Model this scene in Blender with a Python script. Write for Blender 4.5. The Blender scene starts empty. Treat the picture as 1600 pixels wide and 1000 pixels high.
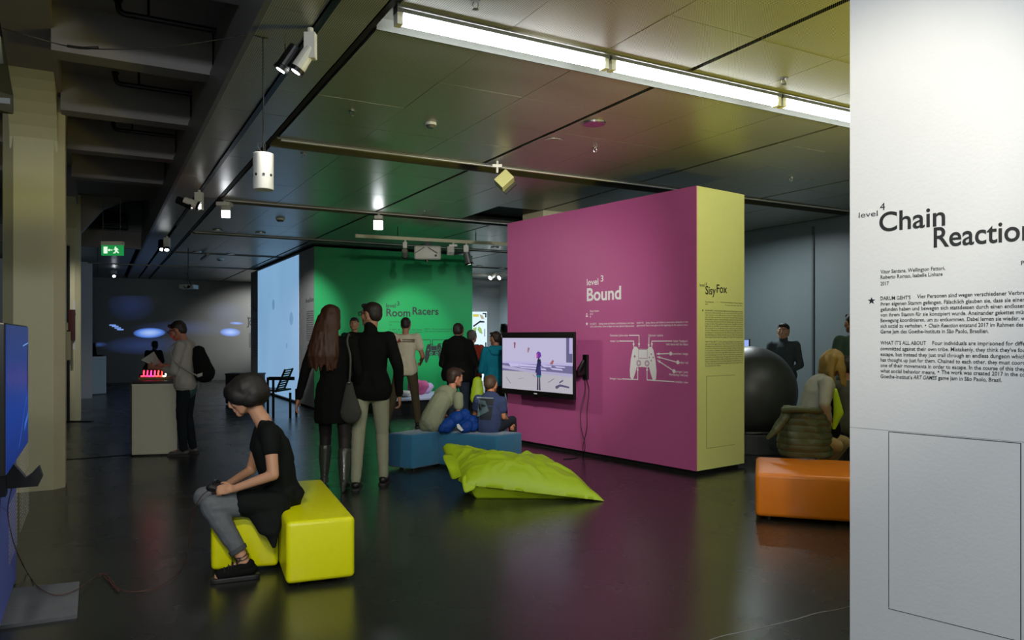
import bpy, bmesh, math, random
from mathutils import Vector, Matrix, noise
random.seed(7)
V = Vector
sc = bpy.context.scene
col = sc.collection
H = 3.30          # height of the suspended ceiling
EYE = 1.45
F = 1165.0

# ---------------------------------------------------------------- camera, world, exposure
cam = bpy.data.cameras.new('camera')
cam.sensor_width = 36; cam.lens = 36 * F / 1600; cam.shift_y = 26 / 1600; cam.clip_start = .05
co = bpy.data.objects.new('camera', cam); col.objects.link(co)
co.location = (0, 0, EYE); co.rotation_euler = (math.pi / 2, 0, 0)
sc.camera = co
w = bpy.data.worlds.new('world'); sc.world = w; w.use_nodes = True
w.node_tree.nodes['Background'].inputs[0].default_value = (.72, .78, .72, 1)
w.node_tree.nodes['Background'].inputs[1].default_value = .55
sc.view_settings.view_transform = 'Standard'; sc.view_settings.look = 'None'
sc.view_settings.exposure = .3; sc.view_settings.gamma = 1
try: sc.view_settings.use_curve_mapping = False
except Exception: pass

def srgb(h):
    h = h.lstrip('#'); c = [int(h[i:i+2], 16) / 255 for i in (0, 2, 4)]
    return tuple((x / 12.92 if x <= .04045 else ((x + .055) / 1.055) ** 2.4) for x in c) + (1,)

def light(kind, loc, target, power, colr, size=.1, angle=60, blend=.5, parent=None, size_y=None):
    l = bpy.data.lights.new('lamp_light', kind); l.energy = power
    l.color = srgb(colr)[:3]
    if kind == 'SPOT':
        l.spot_size = math.radians(angle); l.spot_blend = blend; l.shadow_soft_size = size
    elif kind == 'AREA':
        l.shape = 'RECTANGLE'; l.size = size; l.size_y = size_y or size
        if angle: l.spread = math.radians(angle)
    else: l.shadow_soft_size = size
    o = bpy.data.objects.new('lamp_light', l); col.objects.link(o)
    o.location = loc
    if target is not None:
        d = V(target) - V(loc)
        o.rotation_euler = d.to_track_quat('-Z', 'Y').to_euler()
    return o

# ---------------------------------------------------------------- frames
S1, C1 = .4861, .8739
def G(u, v, z=0.): return V((-S1 * u + C1 * v, C1 * u + S1 * v, z))          # building grid
D1, D2 = V((-S1, C1, 0)), V((C1, S1, 0))
UP = V((0, 0, 1))
def P3(px, py, Y): return V(((px - 800) / F * Y, Y, EYE + (526 - py) / F * Y))
def FL(px, py, z=0.):
    Y = F * (EYE - z) / (py - 526); return V(((px - 800) / F * Y, Y, z))
def CE(px, py, z=H):
    Y = F * (z - EYE) / (526 - py); return V(((px - 800) / F * Y, Y, z))
def on_plane(px, py, p, n):
    r = V(((px - 800) / F, 1, (526 - py) / F)); o = V((0, 0, EYE))
    return o + r * ((p - o).dot(n) / r.dot(n))

# unseen area lights: lamps behind the viewer, then the side bays and rear room
light('AREA', G(.4, 1.6, 3.2), (2.0, 2.8, 1.2), 9, 'F2F6FF', 1.4, 150, size_y=.3)
light('AREA', G(-1.5, -.6, 3.2), (-.6, 6, .6), 76, 'F4F6FC', 1.5, 160, size_y=.3)
light('AREA', G(8.6, 8.3, 3.2), G(8.6, 8.3, 0), 100, 'D4DEE2', 1.2, 170, size_y=.3)  # added to brighten the grey wall, ball and bench, no lamp known here
light('AREA', G(12.6, 8.2, 3.2), G(12.6, 8.2, 0), 60, 'CFE0EA', 1.5, 170, size_y=.3)
light('AREA', G(20, 8.6, 3.2), G(20, 8.6, 0), 160, 'CFE4F2', 2.0, 170, size_y=.5)
# added yellow-green wash, then unseen spotlights above and behind the viewer
light('SPOT', (3.6, 4.4, .8), (2.6, 4.6, 3.3), 330, 'E6D840', .4, 150, 1)  # unseen lamp in place of yellow colour bounced onto the ceiling
light('SPOT', (.3, 3.3, 3.15), (-.05, 9.9, 1.8), 560, 'FFF8F0', .03, 44, .8)
light('SPOT', (-1.2, 1.2, 3.15), (-1.2, 4.8, .4), 170, 'FFF4E0', .05, 60, .8)
light('SPOT', (1.0, 1.4, 3.15), (2.4, 6.2, .4), 110, 'FFF4E0', .05, 50, .8)
light('SPOT', (-2.2, 2.6, 3.15), G(8.3, -.3, 1.2), 115, 'F0E890', .05, 50, .8)  # yellowish spill added for the near column

# ---------------------------------------------------------------- materials
MATS = {}
def mat(name, hexc, rough=.6, metal=0., emit=0., bump=0., bscale=40., vary=0., spec=.5, ecol=None, coat=0., sheen=0., dist=.01):
    if name in MATS: return MATS[name]
    m = bpy.data.materials.new(name); m.use_nodes = True; nt = m.node_tree; N = nt.nodes; L = nt.links
    b = N['Principled BSDF']; c = srgb(hexc)
    b.inputs['Base Color'].default_value = c; b.inputs['Roughness'].default_value = rough
    b.inputs['Metallic'].default_value = metal; b.inputs['Specular IOR Level'].default_value = spec
    if coat: b.inputs['Coat Weight'].default_value = coat
    if sheen: b.inputs['Sheen Weight'].default_value = sheen
    if emit:
        b.inputs['Emission Color'].default_value = srgb(ecol or hexc); b.inputs['Emission Strength'].default_value = emit
    tc = N.new('ShaderNodeTexCoord')
    nz = N.new('ShaderNodeTexNoise'); nz.inputs['Scale'].default_value = bscale; nz.inputs['Detail'].default_value = 4
    L.new(tc.outputs['Object'], nz.inputs['Vector'])
    if bump:
        bp = N.new('ShaderNodeBump'); bp.inputs['Strength'].default_value = bump; bp.inputs['Distance'].default_value = dist
        L.new(nz.outputs['Fac'], bp.inputs['Height']); L.new(bp.outputs['Normal'], b.inputs['Normal'])
    v = vary or .06
    nz2 = N.new('ShaderNodeTexNoise'); nz2.inputs['Scale'].default_value = max(2., bscale * .15); nz2.inputs['Detail'].default_value = 3
    L.new(tc.outputs['Object'], nz2.inputs['Vector'])
    mx = N.new('ShaderNodeMix'); mx.data_type = 'RGBA'
    mx.inputs[6].default_value = tuple(x * (1 - v) for x in c[:3]) + (1,)
    mx.inputs[7].default_value = tuple(min(1, x * (1 + v)) for x in c[:3]) + (1,)
    L.new(nz2.outputs['Fac'], mx.inputs[0]); L.new(mx.outputs[2], b.inputs['Base Color'])
    MATS[name] = m; return m

def painted(name, hexc, rough=.5): return mat(name, hexc, rough, bump=.12, bscale=90, vary=.03, dist=.004)

def perforated():
    m = bpy.data.materials.new('perforated_metal'); m.use_nodes = True; nt = m.node_tree; N = nt.nodes; L = nt.links
    b = N['Principled BSDF']; b.inputs['Metallic'].default_value = .35; b.inputs['Roughness'].default_value = .34
    g = N.new('ShaderNodeNewGeometry')
    mp = N.new('ShaderNodeMapping'); mp.vector_type = 'POINT'
    mp.inputs['Rotation'].default_value = (0, 0, -math.atan2(S1, C1)); mp.inputs['Scale'].default_value = (78, 78, 78)
    L.new(g.outputs['Position'], mp.inputs['Vector'])
    fr = N.new('ShaderNodeVectorMath'); fr.operation = 'FRACTION'; L.new(mp.outputs[0], fr.inputs[0])
    sb = N.new('ShaderNodeVectorMath'); sb.operation = 'SUBTRACT'; sb.inputs[1].default_value = (.5, .5, 0); L.new(fr.outputs[0], sb.inputs[0])
    ml = N.new('ShaderNodeVectorMath'); ml.operation = 'MULTIPLY'; ml.inputs[1].default_value = (1, 1, 0); L.new(sb.outputs[0], ml.inputs[0])
    ln = N.new('ShaderNodeVectorMath'); ln.operation = 'LENGTH'; L.new(ml.outputs[0], ln.inputs[0])
    lt = N.new('ShaderNodeMath'); lt.operation = 'LESS_THAN'; lt.inputs[1].default_value = .27; L.new(ln.outputs['Value'], lt.inputs[0])
    mx = N.new('ShaderNodeMix'); mx.data_type = 'RGBA'; mx.inputs[6].default_value = srgb('B4B6AC'); mx.inputs[7].default_value = srgb('1E1F1D')
    L.new(lt.outputs[0], mx.inputs[0]); L.new(mx.outputs[2], b.inputs['Base Color'])
    return m

def floor_mat():
    m = bpy.data.materials.new('polished_dark_floor'); m.use_nodes = True; nt = m.node_tree; N = nt.nodes; L = nt.links
    b = N['Principled BSDF']; b.inputs['Specular IOR Level'].default_value = .95
    g = N.new('ShaderNodeNewGeometry')
    n1 = N.new('ShaderNodeTexNoise'); n1.inputs['Scale'].default_value = 1.3; n1.inputs['Detail'].default_value = 8; L.new(g.outputs['Position'], n1.inputs['Vector'])
    mx = N.new('ShaderNodeMix'); mx.data_type = 'RGBA'; mx.inputs[6].default_value = srgb('1C1E1C'); mx.inputs[7].default_value = srgb('282A28')
    L.new(n1.outputs['Fac'], mx.inputs[0])
    # specks and scuffs
    n2 = N.new('ShaderNodeTexNoise'); n2.inputs['Scale'].default_value = 55; n2.inputs['Detail'].default_value = 2
    mp = N.new('ShaderNodeMapping'); mp.inputs['Rotation'].default_value = (0, 0, .5); mp.inputs['Scale'].default_value = (.25, 1, 1)
    L.new(g.outputs['Position'], mp.inputs['Vector']); L.new(mp.outputs[0], n2.inputs['Vector'])
    gt = N.new('ShaderNodeMapRange'); gt.inputs[1].default_value = .76; gt.inputs[2].default_value = .84; L.new(n2.outputs['Fac'], gt.inputs[0])
    mx2 = N.new('ShaderNodeMix'); mx2.data_type = 'RGBA'; mx2.inputs[7].default_value = srgb('8A8A84')
    L.new(gt.outputs[0], mx2.inputs[0]); L.new(mx.outputs[2], mx2.inputs[6]); L.new(mx2.outputs[2], b.inputs['Base Color'])
    n3 = N.new('ShaderNodeTexNoise'); n3.inputs['Scale'].default_value = 1.2; n3.inputs['Detail'].default_value = 5; L.new(g.outputs['Position'], n3.inputs['Vector'])
    mr = N.new('ShaderNodeMapRange'); mr.inputs[3].default_value = .22; mr.inputs[4].default_value = .32; L.new(n3.outputs['Fac'], mr.inputs[0])
    L.new(mr.outputs[0], b.inputs['Roughness'])
    bp = N.new('ShaderNodeBump'); bp.inputs['Strength'].default_value = .012; bp.inputs['Distance'].default_value = .01
    L.new(n3.outputs['Fac'], bp.inputs['Height']); L.new(bp.outputs['Normal'], b.inputs['Normal'])
    return m

M_WHITE = painted('white_paint', 'D9DCDC'); M_PINK = painted('magenta_paint', 'BC5A92'); M_YEL = painted('pale_yellow_paint', 'D9DB84')
M_GREEN = painted('green_paint', '0C9350'); M_GREY = painted('dark_grey_paint', '5A6466'); M_FAR = painted('far_grey_paint', '8A8C88')
M_PURPLE = painted('violet_blue_paint', '5C6CC4'); M_CONC = mat('concrete_paint', '8C8886', .8, bump=.3, bscale=12, vary=.08)
M_COLUMN = painted('column_paint', 'C9C6A0'); M_BLACK = mat('black_plastic', '0B0C0C', .35); M_MATT = mat('matt_black', '0A0A0A', .8)
M_LAMP = mat('lamp_white', 'D8D8CC', .4); M_METAL = mat('steel', 'A8A8A4', .3, 1.); M_DARKMETAL = mat('dark_steel', '303232', .4, .8)
M_PERF = perforated(); M_FLOOR = floor_mat(); M_FIELD = mat('ceiling_field_metal', '6E706C', .33, .75)
M_SLOT = mat('slot_metal', '70726C', .35, .5); M_INK = mat('dark_lettering', '26292B', .5); M_WINK = mat('white_lettering', 'F2F2F2', .5)
M_GLOW = mat('lamp_glow', 'FFFFFF', .5, emit=14, ecol='F4F8FF'); M_TUBE = mat('tube_glow', 'FFFFFF', .5, emit=20, ecol='F6FAFF')
M_CABLE = mat('black_cable', '0C0C0C', .5); M_GRAPH = mat('graphic_ink', 'ECECEC', .5)

# ---------------------------------------------------------------- object helpers
def tag(o, label=None, cat=None, group=None, kind=None):
    if label: o['label'] = label
    if cat: o['category'] = cat
    if group: o['group'] = group
    if kind: o['kind'] = kind
    return o
def link(name, me, m=None, parent=None, kind=None):
    o = bpy.data.objects.new(name, me); col.objects.link(o)
    if m is not None and not me.materials: me.materials.append(m)
    if parent: o.parent = parent; o.matrix_parent_inverse = Matrix.Translation(-parent.location)
    if kind: o['kind'] = kind
    return o
def thing(name, label, cat, loc, group=None):
    o = bpy.data.objects.new(name, None); col.objects.link(o); o.location = loc; o.empty_display_size = .1
    return tag(o, label, cat, group)

class MB:
    def __init__(s): s.v = []; s.f = []
    def add(s, vs, fs):
        n = len(s.v); s.v += [tuple(x) for x in vs]; s.f += [tuple(i + n for i in f) for f in fs]; return s
    def obox(s, c, ax, ay, az):            # centre and half-axis vectors
        c = V(c); ax, ay, az = V(ax), V(ay), V(az)
        vs = [c + ax * i + ay * j + az * k for k in (-1, 1) for j in (-1, 1) for i in (-1, 1)]
        fs = [(0, 2, 3, 1), (4, 5, 7, 6), (0, 1, 5, 4), (2, 6, 7, 3), (0, 4, 6, 2), (1, 3, 7, 5)]
        return s.add(vs, fs)
    def box(s, a, b):
        a, b = V(a), V(b); c = (a + b) / 2; h = (b - a) / 2
        return s.obox(c, (h.x, 0, 0), (0, h.y, 0), (0, 0, h.z))
    def gbox(s, u0, u1, v0, v1, z0, z1):
        return s.obox(G((u0 + u1) / 2, (v0 + v1) / 2, (z0 + z1) / 2), D1 * abs(u1 - u0) / 2, D2 * abs(v1 - v0) / 2 * 1, UP * (z1 - z0) / 2)
    def prism(s, poly, z0, z1):
        n = len(poly); vs = [(p[0], p[1], z0) for p in poly] + [(p[0], p[1], z1) for p in poly]
        fs = [tuple(range(n - 1, -1, -1)), tuple(range(n, 2 * n))] + [(i, (i + 1) % n, n + (i + 1) % n, n + i) for i in range(n)]
        return s.add(vs, fs)
    def slab(s, poly3, off):               # 3-D polygon extruded by vector
        n = len(poly3); off = V(off); vs = [V(p) for p in poly3] + [V(p) + off for p in poly3]
        fs = [tuple(range(n - 1, -1, -1)), tuple(range(n, 2 * n))] + [(i, (i + 1) % n, n + (i + 1) % n, n + i) for i in range(n)]
        return s.add(vs, fs)
    def cyl(s, p0, p1, r0, r1=None, n=16):
        p0, p1 = V(p0), V(p1); r1 = r0 if r1 is None else r1
        a = (p1 - p0).normalized(); t = V((0, 0, 1)) if abs(a.z) < .9 else V((1, 0, 0)); x = a.cross(t).normalized(); y = a.cross(x)
        vs = []
        for p, r in ((p0, r0), (p1, r1)):
            for i in range(n):
                th = 2 * math.pi * i / n; vs.append(p + x * (r * math.cos(th)) + y * (r * math.sin(th)))
        fs = [tuple(range(n - 1, -1, -1)), tuple(range(n, 2 * n))] + [(i, (i + 1) % n, n + (i + 1) % n, n + i) for i in range(n)]
        return s.add(vs, fs)
    def cap(s, p0, r0, p1, r1, flat=1., side=None, n=12, k=4):
        p0, p1 = V(p0), V(p1); a = p1 - p0; L = a.length
        a = a.normalized() if L > 1e-6 else V((0, 0, 1))
        if side is None: side = V((0, 0, 1)) if abs(a.z) < .9 else V((1, 0, 0))
        x = V(side) - a * V(side).dot(a); x = x.normalized() if x.length > 1e-5 else a.orthogonal().normalized(); y = a.cross(x)
        rings = []
        for i in range(1, k + 1):
            t = math.pi / 2 * i / k; rings.append((p0 - a * (r0 * math.cos(t)), r0 * math.sin(t)))
        for i in range(k, 0, -1):
            t = math.pi / 2 * i / k; rings.append((p1 + a * (r1 * math.cos(t)), r1 * math.sin(t)))
        vs = [p0 - a * r0]
        for c, r in rings:
            for i in range(n):
                th = 2 * math.pi * i / n; vs.append(c + x * (r * math.cos(th)) + y * (r * flat * math.sin(th)))
        vs.append(p1 + a * r1); m = len(rings); fs = [(0, 1 + (i + 1) % n, 1 + i) for i in range(n)]
        for j in range(m - 1):
            for i in range(n): fs.append((1 + j * n + i, 1 + j * n + (i + 1) % n, 1 + (j + 1) * n + (i + 1) % n, 1 + (j + 1) * n + i))
        e = len(vs) - 1; fs += [(e, 1 + (m - 1) * n + i, 1 + (m - 1) * n + (i + 1) % n) for i in range(n)]
        return s.add(vs, fs)
    def ell(s, c, X, Y, Z, n=16, k=10):    # ellipsoid by three radius vectors
        c, X, Y, Z = V(c), V(X), V(Y), V(Z); vs = [c + Z]
        for j in range(1, k):
            t = math.pi * j / k
            for i in range(n):
                th = 2 * math.pi * i / n; vs.append(c + Z * math.cos(t) + (X * math.cos(th) + Y * math.sin(th)) * math.sin(t))
        vs.append(c - Z); fs = [(0, 1 + i, 1 + (i + 1) % n) for i in range(n)]
        for j in range(k - 2):
            for i in range(n): fs.append((1 + j * n + i, 1 + (j + 1) * n + i, 1 + (j + 1) * n + (i + 1) % n, 1 + j * n + (i + 1) % n))
        e = len(vs) - 1; b = 1 + (k - 2) * n; fs += [(e, b + (i + 1) % n, b + i) for i in range(n)]
        if X.cross(Y).dot(Z) < 0: fs = [f[::-1] for f in fs]
        return s.add(vs, fs)
    def tube(s, pts, r, n=6, sub=6):
        pts = [V(p) for p in pts]; q = []
        for i in range(len(pts) - 1):
            a, b, c, d = pts[max(i - 1, 0)], pts[i], pts[i + 1], pts[min(i + 2, len(pts) - 1)]
            for j in range(sub):
                t = j / sub
                q.append(.5 * ((2 * b) + (c - a) * t + (2 * a - 5 * b + 4 * c - d) * t * t + (3 * b - 3 * c + d - a) * t ** 3))
        q.append(pts[-1]); vs = []; x = None
        for i, p in enumerate(q):
            a = (q[min(i + 1, len(q) - 1)] - q[max(i - 1, 0)]).normalized()
            if x is None: x = a.orthogonal().normalized()
            x = (x - a * x.dot(a)); x = x.normalized() if x.length > 1e-5 else a.orthogonal().normalized()
            y = a.cross(x)
            for k in range(n):
                th = 2 * math.pi * k / n; vs.append(p + x * (r * math.cos(th)) + y * (r * math.sin(th)))
        m = len(q); fs = [(j * n + i, j * n + (i + 1) % n, (j + 1) * n + (i + 1) % n, (j + 1) * n + i) for j in range(m - 1) for i in range(n)]
        fs += [tuple(range(n - 1, -1, -1)), tuple(range((m - 1) * n, m * n))]
        return s.add(vs, fs)
    def mesh(s, name, smooth=False, fix=True):
        me = bpy.data.meshes.new(name); me.from_pydata(s.v, [], s.f)
        if fix:
            bm = bmesh.new(); bm.from_mesh(me); bmesh.ops.recalc_face_normals(bm, faces=bm.faces); bm.to_mesh(me); bm.free()
        if smooth: me.polygons.foreach_set('use_smooth', [True] * len(me.polygons))
        me.update(); return me
    def build(s, name, m, parent=None, smooth=False, bevel=0, seg=2, kind=None, label=None):
        o = link(name, s.mesh(name, smooth), m, parent, kind)
        if label: o['label'] = label
        if bevel:
            b = o.modifiers.new('bevel', 'BEVEL'); b.width = bevel; b.segments = seg; b.limit_method = 'ANGLE'
            if seg > 2: o.data.polygons.foreach_set('use_smooth', [True] * len(o.data.polygons)); b.harden_normals = False
        return o

TMP = bpy.data.scenes.new('scratch'); TVL = TMP.view_layers[0]
def evaluated(o):
    TMP.collection.objects.link(o); TVL.update()
    dg = TVL.depsgraph; dg.update(); me = bpy.data.meshes.new_from_object(o.evaluated_get(dg)); return me
def remeshed(mb, name, voxel, smooth_it=4, wr=0., ws=9., clampz=None, stretch=(1, 1, 1)):
    me = mb.mesh(name + '_raw', fix=False); o = bpy.data.objects.new('tmp', me)
    r = o.modifiers.new('r', 'REMESH'); r.mode = 'VOXEL'; r.voxel_size = voxel
    if smooth_it:
        s = o.modifiers.new('s', 'SMOOTH'); s.factor = .5; s.iterations = smooth_it
    out = evaluated(o)
    bpy.data.objects.remove(o); bpy.data.meshes.remove(me); out.name = name; out.materials.clear()
    if wr or clampz is not None:
        n3 = len(out.vertices) * 3; co = [0.] * n3; no = [0.] * n3
        out.vertices.foreach_get('co', co)
        if wr: out.vertices.foreach_get('normal', no)
        for i in range(0, n3, 3):
            if wr:
                q = V((co[i] * stretch[0], co[i + 1] * stretch[1], co[i + 2] * stretch[2])) * ws
                k = (noise.noise(q) + .5 * noise.noise(q * 2.3)) * wr
                co[i] += no[i] * k; co[i + 1] += no[i + 1] * k; co[i + 2] += no[i + 2] * k
            if clampz is not None and co[i + 2] < clampz: co[i + 2] = clampz
        out.vertices.foreach_set('co', co)
    out.polygons.foreach_set('use_smooth', [True] * len(out.polygons)); out.update()
    return out

def text_mesh(items, origin, xd, nrm, res=3, off=.0015):
    """items: (string, x, z, size, width or None, italic); x along xd, z up, in metres."""
    V_, F_ = [], []
    for it in items:
        body, x, z, size = it[:4]; width = it[4] if len(it) > 4 else None; shear = it[5] if len(it) > 5 else 0; bold = it[6] if len(it) > 6 else 0
        cu = bpy.data.curves.new('t', 'FONT'); cu.body = body; cu.size = size; cu.resolution_u = res; cu.shear = shear; cu.offset = bold * size
        o = bpy.data.objects.new('t', cu)
        me = evaluated(o)
        xs = [v.co.x for v in me.vertices] or [0, 1]; k = 1.
        if width: k = width / (max(xs) - min(xs)) if max(xs) > min(xs) else 1
        x0 = min(xs) if width else 0
        n = len(V_)
        V_ += [tuple(V(origin) + xd * (x + (v.co.x - x0) * k) + UP * (z + v.co.y) + nrm * off) for v in me.vertices]
        F_ += [tuple(n + i for i in p.vertices) for p in me.polygons]
        bpy.data.objects.remove(o); bpy.data.curves.remove(cu); bpy.data.meshes.remove(me)
    out = bpy.data.meshes.new('lettering'); out.from_pydata(V_, [], F_); out.update(); return out
# ---------------------------------------------------------------- large structure
def struct(name, mb, m, parent=None, **k): return mb.build(name, m, parent, kind='structure', **k)
struct('floor', MB().add([G(-5, -8), G(-5, 13), G(31, 13), G(31, -8), G(-5, -8, -.2), G(-5, 13, -.2), G(31, 13, -.2), G(31, -8, -.2)],
       [(0, 1, 2, 3), (7, 6, 5, 4), (0, 4, 5, 1), (1, 5, 6, 2), (2, 6, 7, 3), (3, 7, 4, 0)]), M_FLOOR)
struct('wall_back', MB().gbox(26.5, 26.7, -8, 13, 0, H + .6), M_FAR)
struct('wall_right', MB().gbox(-5, 14.9, 9.94, 10.1, 0, H + .2), M_GREY)
struct('trim_1', MB().gbox(8.0, 8.035, 9.915, 9.94, 0, H - .1), mat('strip_grey', '3C4244', .5))
struct('wall_side', MB().gbox(14.9, 26.5, 11.7, 11.9, 0, H + .2), painted('side_grey', 'A9AFAF'))
struct('wall_rear', MB().gbox(21.9, 22.05, 8.6, 11.7, 0, H), painted('rear_grey', 'B4B6B4'))
struct('wall_outer', MB().gbox(-5, 26.5, -8, -7.8, 0, 4.2), M_CONC)
if 0: struct('wall_entrance', MB().gbox(-5.2, -5, -8, 12, 0, 4.2), M_FAR)
# left wall of the first exhibit, violet blue, edge-on to the viewer
wl = struct('wall_left', MB().gbox(3.0, 5.3, -.56, -.42, .02, 1.47), M_PURPLE)
# row of columns with the beam they carry
def column(u, v, name):
    w_, c = .25, .09
    p = [(-w_, -w_ + c), (-w_ + c, -w_), (w_ - c, -w_), (w_, -w_ + c), (w_, w_ - c), (w_ - c, w_), (-w_ + c, w_), (-w_, w_ - c)]
    poly = [(G(u + a, v + b).x, G(u + a, v + b).y) for a, b in p]
    m = MB().prism(poly, 0, 3.9)
    # haunch curving out of the shaft towards the beam
    for s in (-1, 1):
        pts = [(0, 3.2)] + [(.9 * (1 - math.cos(t * math.pi / 16)), 3.2 + .55 * math.sin(t * math.pi / 16)) for t in range(1, 9)] + [(0, 3.75)]
        m.slab([G(u + s * (w_ - .02 + a), v - w_ + .06, z) for a, z in pts], D2 * (2 * w_ - .12))
    return struct(name, m, M_COLUMN)
column(8.53, -.52, 'column'); column(15.1, -.50, 'column')
struct('beam', MB().gbox(-4, 26, -.78, -.29, 3.74, 3.95), M_CONC)
# concrete slab with cross ribs over the aisle
slab = struct('ceiling_slab', MB().gbox(-5, 15.0, -8, 1.1, 3.93, 4.1), M_CONC)
for k in range(-3, 4):
    u = 6.5 + k * 1.665
    struct('rib', MB().gbox(u, u + .21, -.30, .82, 3.58, 3.94).gbox(u, u + .21, -7.8, -.76, 3.58, 3.94), M_CONC, slab)
struct('ceiling_recess', MB().gbox(15.0, 17.6, -8, 1.0, 4.5, 4.6).gbox(17.5, 17.6, -8, 1.0, 3.3, 4.5).gbox(15, 17.5, .82, .9, 3.6, 4.5).gbox(15, 17.5, -8, -7.9, 3.3, 4.5).gbox(15, 15.05, -8, .82, 3.93, 4.5), M_GREY)
# haunched cross beam by the second column
hp = [G(15.0, -.30, 3.2), G(15.0, -.30, 3.96), G(15.0, .82, 3.96), G(15.0, .45, 3.90), G(15.0, .1, 3.72)]
struct('cross_beam', MB().slab(hp, D1 * .25), M_CONC)
vent = struct('trim_2', MB().gbox(17.35, 17.5, -8, .82, 3.28, 3.62), M_CONC)
ml = MB()
vt = tag(MB().gbox(17.30, 17.35, -1.3, .55, 3.66, 4.0).build('ventilation_grille', M_MATT), 'long dark ventilation grille in the recess above the exit sign', 'vent')
for k in range(9):
    MB().gbox(17.27, 17.31, -1.28, .53, 3.68 + k * .036, 3.695 + k * .036).build('slat', M_DARKMETAL, vt)
# fascia between slab and suspended ceiling
struct('trim_3', MB().gbox(-5, 26.4, .80, .835, 3.29, 3.60), mat('fascia_metal', '77787A', .45, .3))
struct('trim_4', MB().gbox(-5, 17.5, .836, 1.10, 3.45, 3.93), M_CONC)

# suspended ceiling: backing, gaps, slots, panels
ceil = struct('ceiling', MB().gbox(-5, 26.5, .82, 11.9, H + .10, H + .14).gbox(17.5, 26.5, -8, .82, H + .10, H + .14), M_MATT)
SLOTS = [(-2.9, -2.55), (.45, .80), (3.93, 4.30), (7.10, 7.45), (10.60, 10.92), (14.10, 14.42), (17.6, 17.9), (21.1, 21.4)]
for i, (a, b) in enumerate(SLOTS):
    struct('slot_trough', MB().gbox(a, b, 1.46, 11.6, H + .06, H + .075).gbox(a, a + .012, 1.46, 11.6, H - .012, H + .075).gbox(b - .012, b, 1.46, 11.6, H - .012, H + .075), M_SLOT, ceil)
VB = [(.835, 1.12)] + [(1.17, 1.405)]
mains = [1.45, 3.60, 5.68, 7.76, 9.93]
for i in range(4):
    a, b = mains[i] + .02, mains[i + 1] - .02; w_ = (b - a) / 3
    VB += [(a + w_ * j, a + w_ * (j + 1)) for j in range(3)]
UB = []
for i in range(len(SLOTS)):
    a = SLOTS[i][1]; b = SLOTS[i + 1][0] if i + 1 < len(SLOTS) else 26.4
    n = max(1, round((b - a) / .66)); w_ = (b - a) / n
    UB += [(a + w_ * j, a + w_ * (j + 1)) for j in range(n)]
UB = [x for x in UB if x[1] > 0]
cache = {}; field = MB(); npan = 0
HOLE = (9.3, 10.7, 5.3, 6.5)
for (u0, u1) in UB:
    for (v0, v1) in VB:
        uc, vc = (u0 + u1) / 2, (v0 + v1) / 2
        if HOLE[0] < uc < HOLE[1] and HOLE[2] < vc < HOLE[3]: continue
        near = 1.9 < uc < 13.6
        if near and npan < 240:
            key = (round(u1 - u0, 3), round(v1 - v0, 3))
            if key not in cache:
                mb = MB(); hu, hv = (u1 - u0) / 2 - .0025, (v1 - v0) / 2 - .0025
                mb.obox((0, 0, .012), D1 * hu, D2 * hv, UP * .012); cache[key] = mb.mesh('ceiling_panel'); cache[key].materials.append(M_PERF)
            o = bpy.data.objects.new('ceiling_panel', cache[key]); col.objects.link(o); o.parent = ceil
            o.location = G(uc, vc, H + random.uniform(-.0012, .0012)); npan += 1
            o.rotation_euler = (random.uniform(-.0012, .0012), random.uniform(-.0012, .0012), 0)
        else:
            field.gbox(u0 + .0025, u1 - .0025, v0 + .0025, v1 - .0025, H, H + .02)
for (a, b) in SLOTS:
    if b > 0:
        for (v0, v1) in VB[:2]: field.gbox(a + .0025, b - .0025, v0 + .0025, v1 - .0025, H, H + .02)
for iu in range(13):
    for iv in range(12): field.gbox(17.52 + iu * .69, 18.2 + iu * .69, -7.8 + iv * .71, -7.1 + iv * .71, H, H + .02)
for iu in range(19):
    for iv in range(3): field.gbox(15 + iu * .62, 15.61 + iu * .62, 9.96 + iv * .6, 10.55 + iv * .6, H, H + .02)
field.build('ceiling_panel_field', M_PERF, ceil, kind='stuff')
# lighting tracks running with the grid
tr = MB().gbox(-4, 13.5, 1.125, 1.165, H - .012, H + .03); struct('light_track', tr, M_DARKMETAL)
tr = MB().gbox(-4, 26.4, 1.412, 1.448, H - .002, H + .03); struct('light_track', tr, M_MATT)
for s in (7.12, 10.63, 14.12): struct('light_track', MB().gbox(s, s + .035, 1.5, 9.6, H - .02, H + .02), M_LAMP)
# square column rising through the ceiling behind the magenta wall
cb = P3(859, 320, 11.3)
struct('column', MB().obox((cb.x, cb.y, 2.1), D1 * .3, D2 * .3, UP * 2.1), M_COLUMN)

# dark joint across the floor and a scratched line
a, b = FL(96, 719), FL(206, 711)
n_ = V((0, 0, 1)).cross(b - a).normalized() * .025
struct('trim_5', MB().add([a - n_ + UP * .004, b - n_ + UP * .004, b + n_ + UP * .004, a + n_ + UP * .004], [(0, 1, 2, 3)]), M_MATT)
sp = [FL(x, y, .001) for x, y in ((1085, 1010), (1120, 996), (1155, 988), (1200, 978), (1245, 967), (1275, 958), (1310, 952), (1340, 944), (1420, 925))]
struct('trim_6', MB().tube(sp, .0016, 4, 3), mat('scratch_white', 'A8A8A0', .6))

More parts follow.
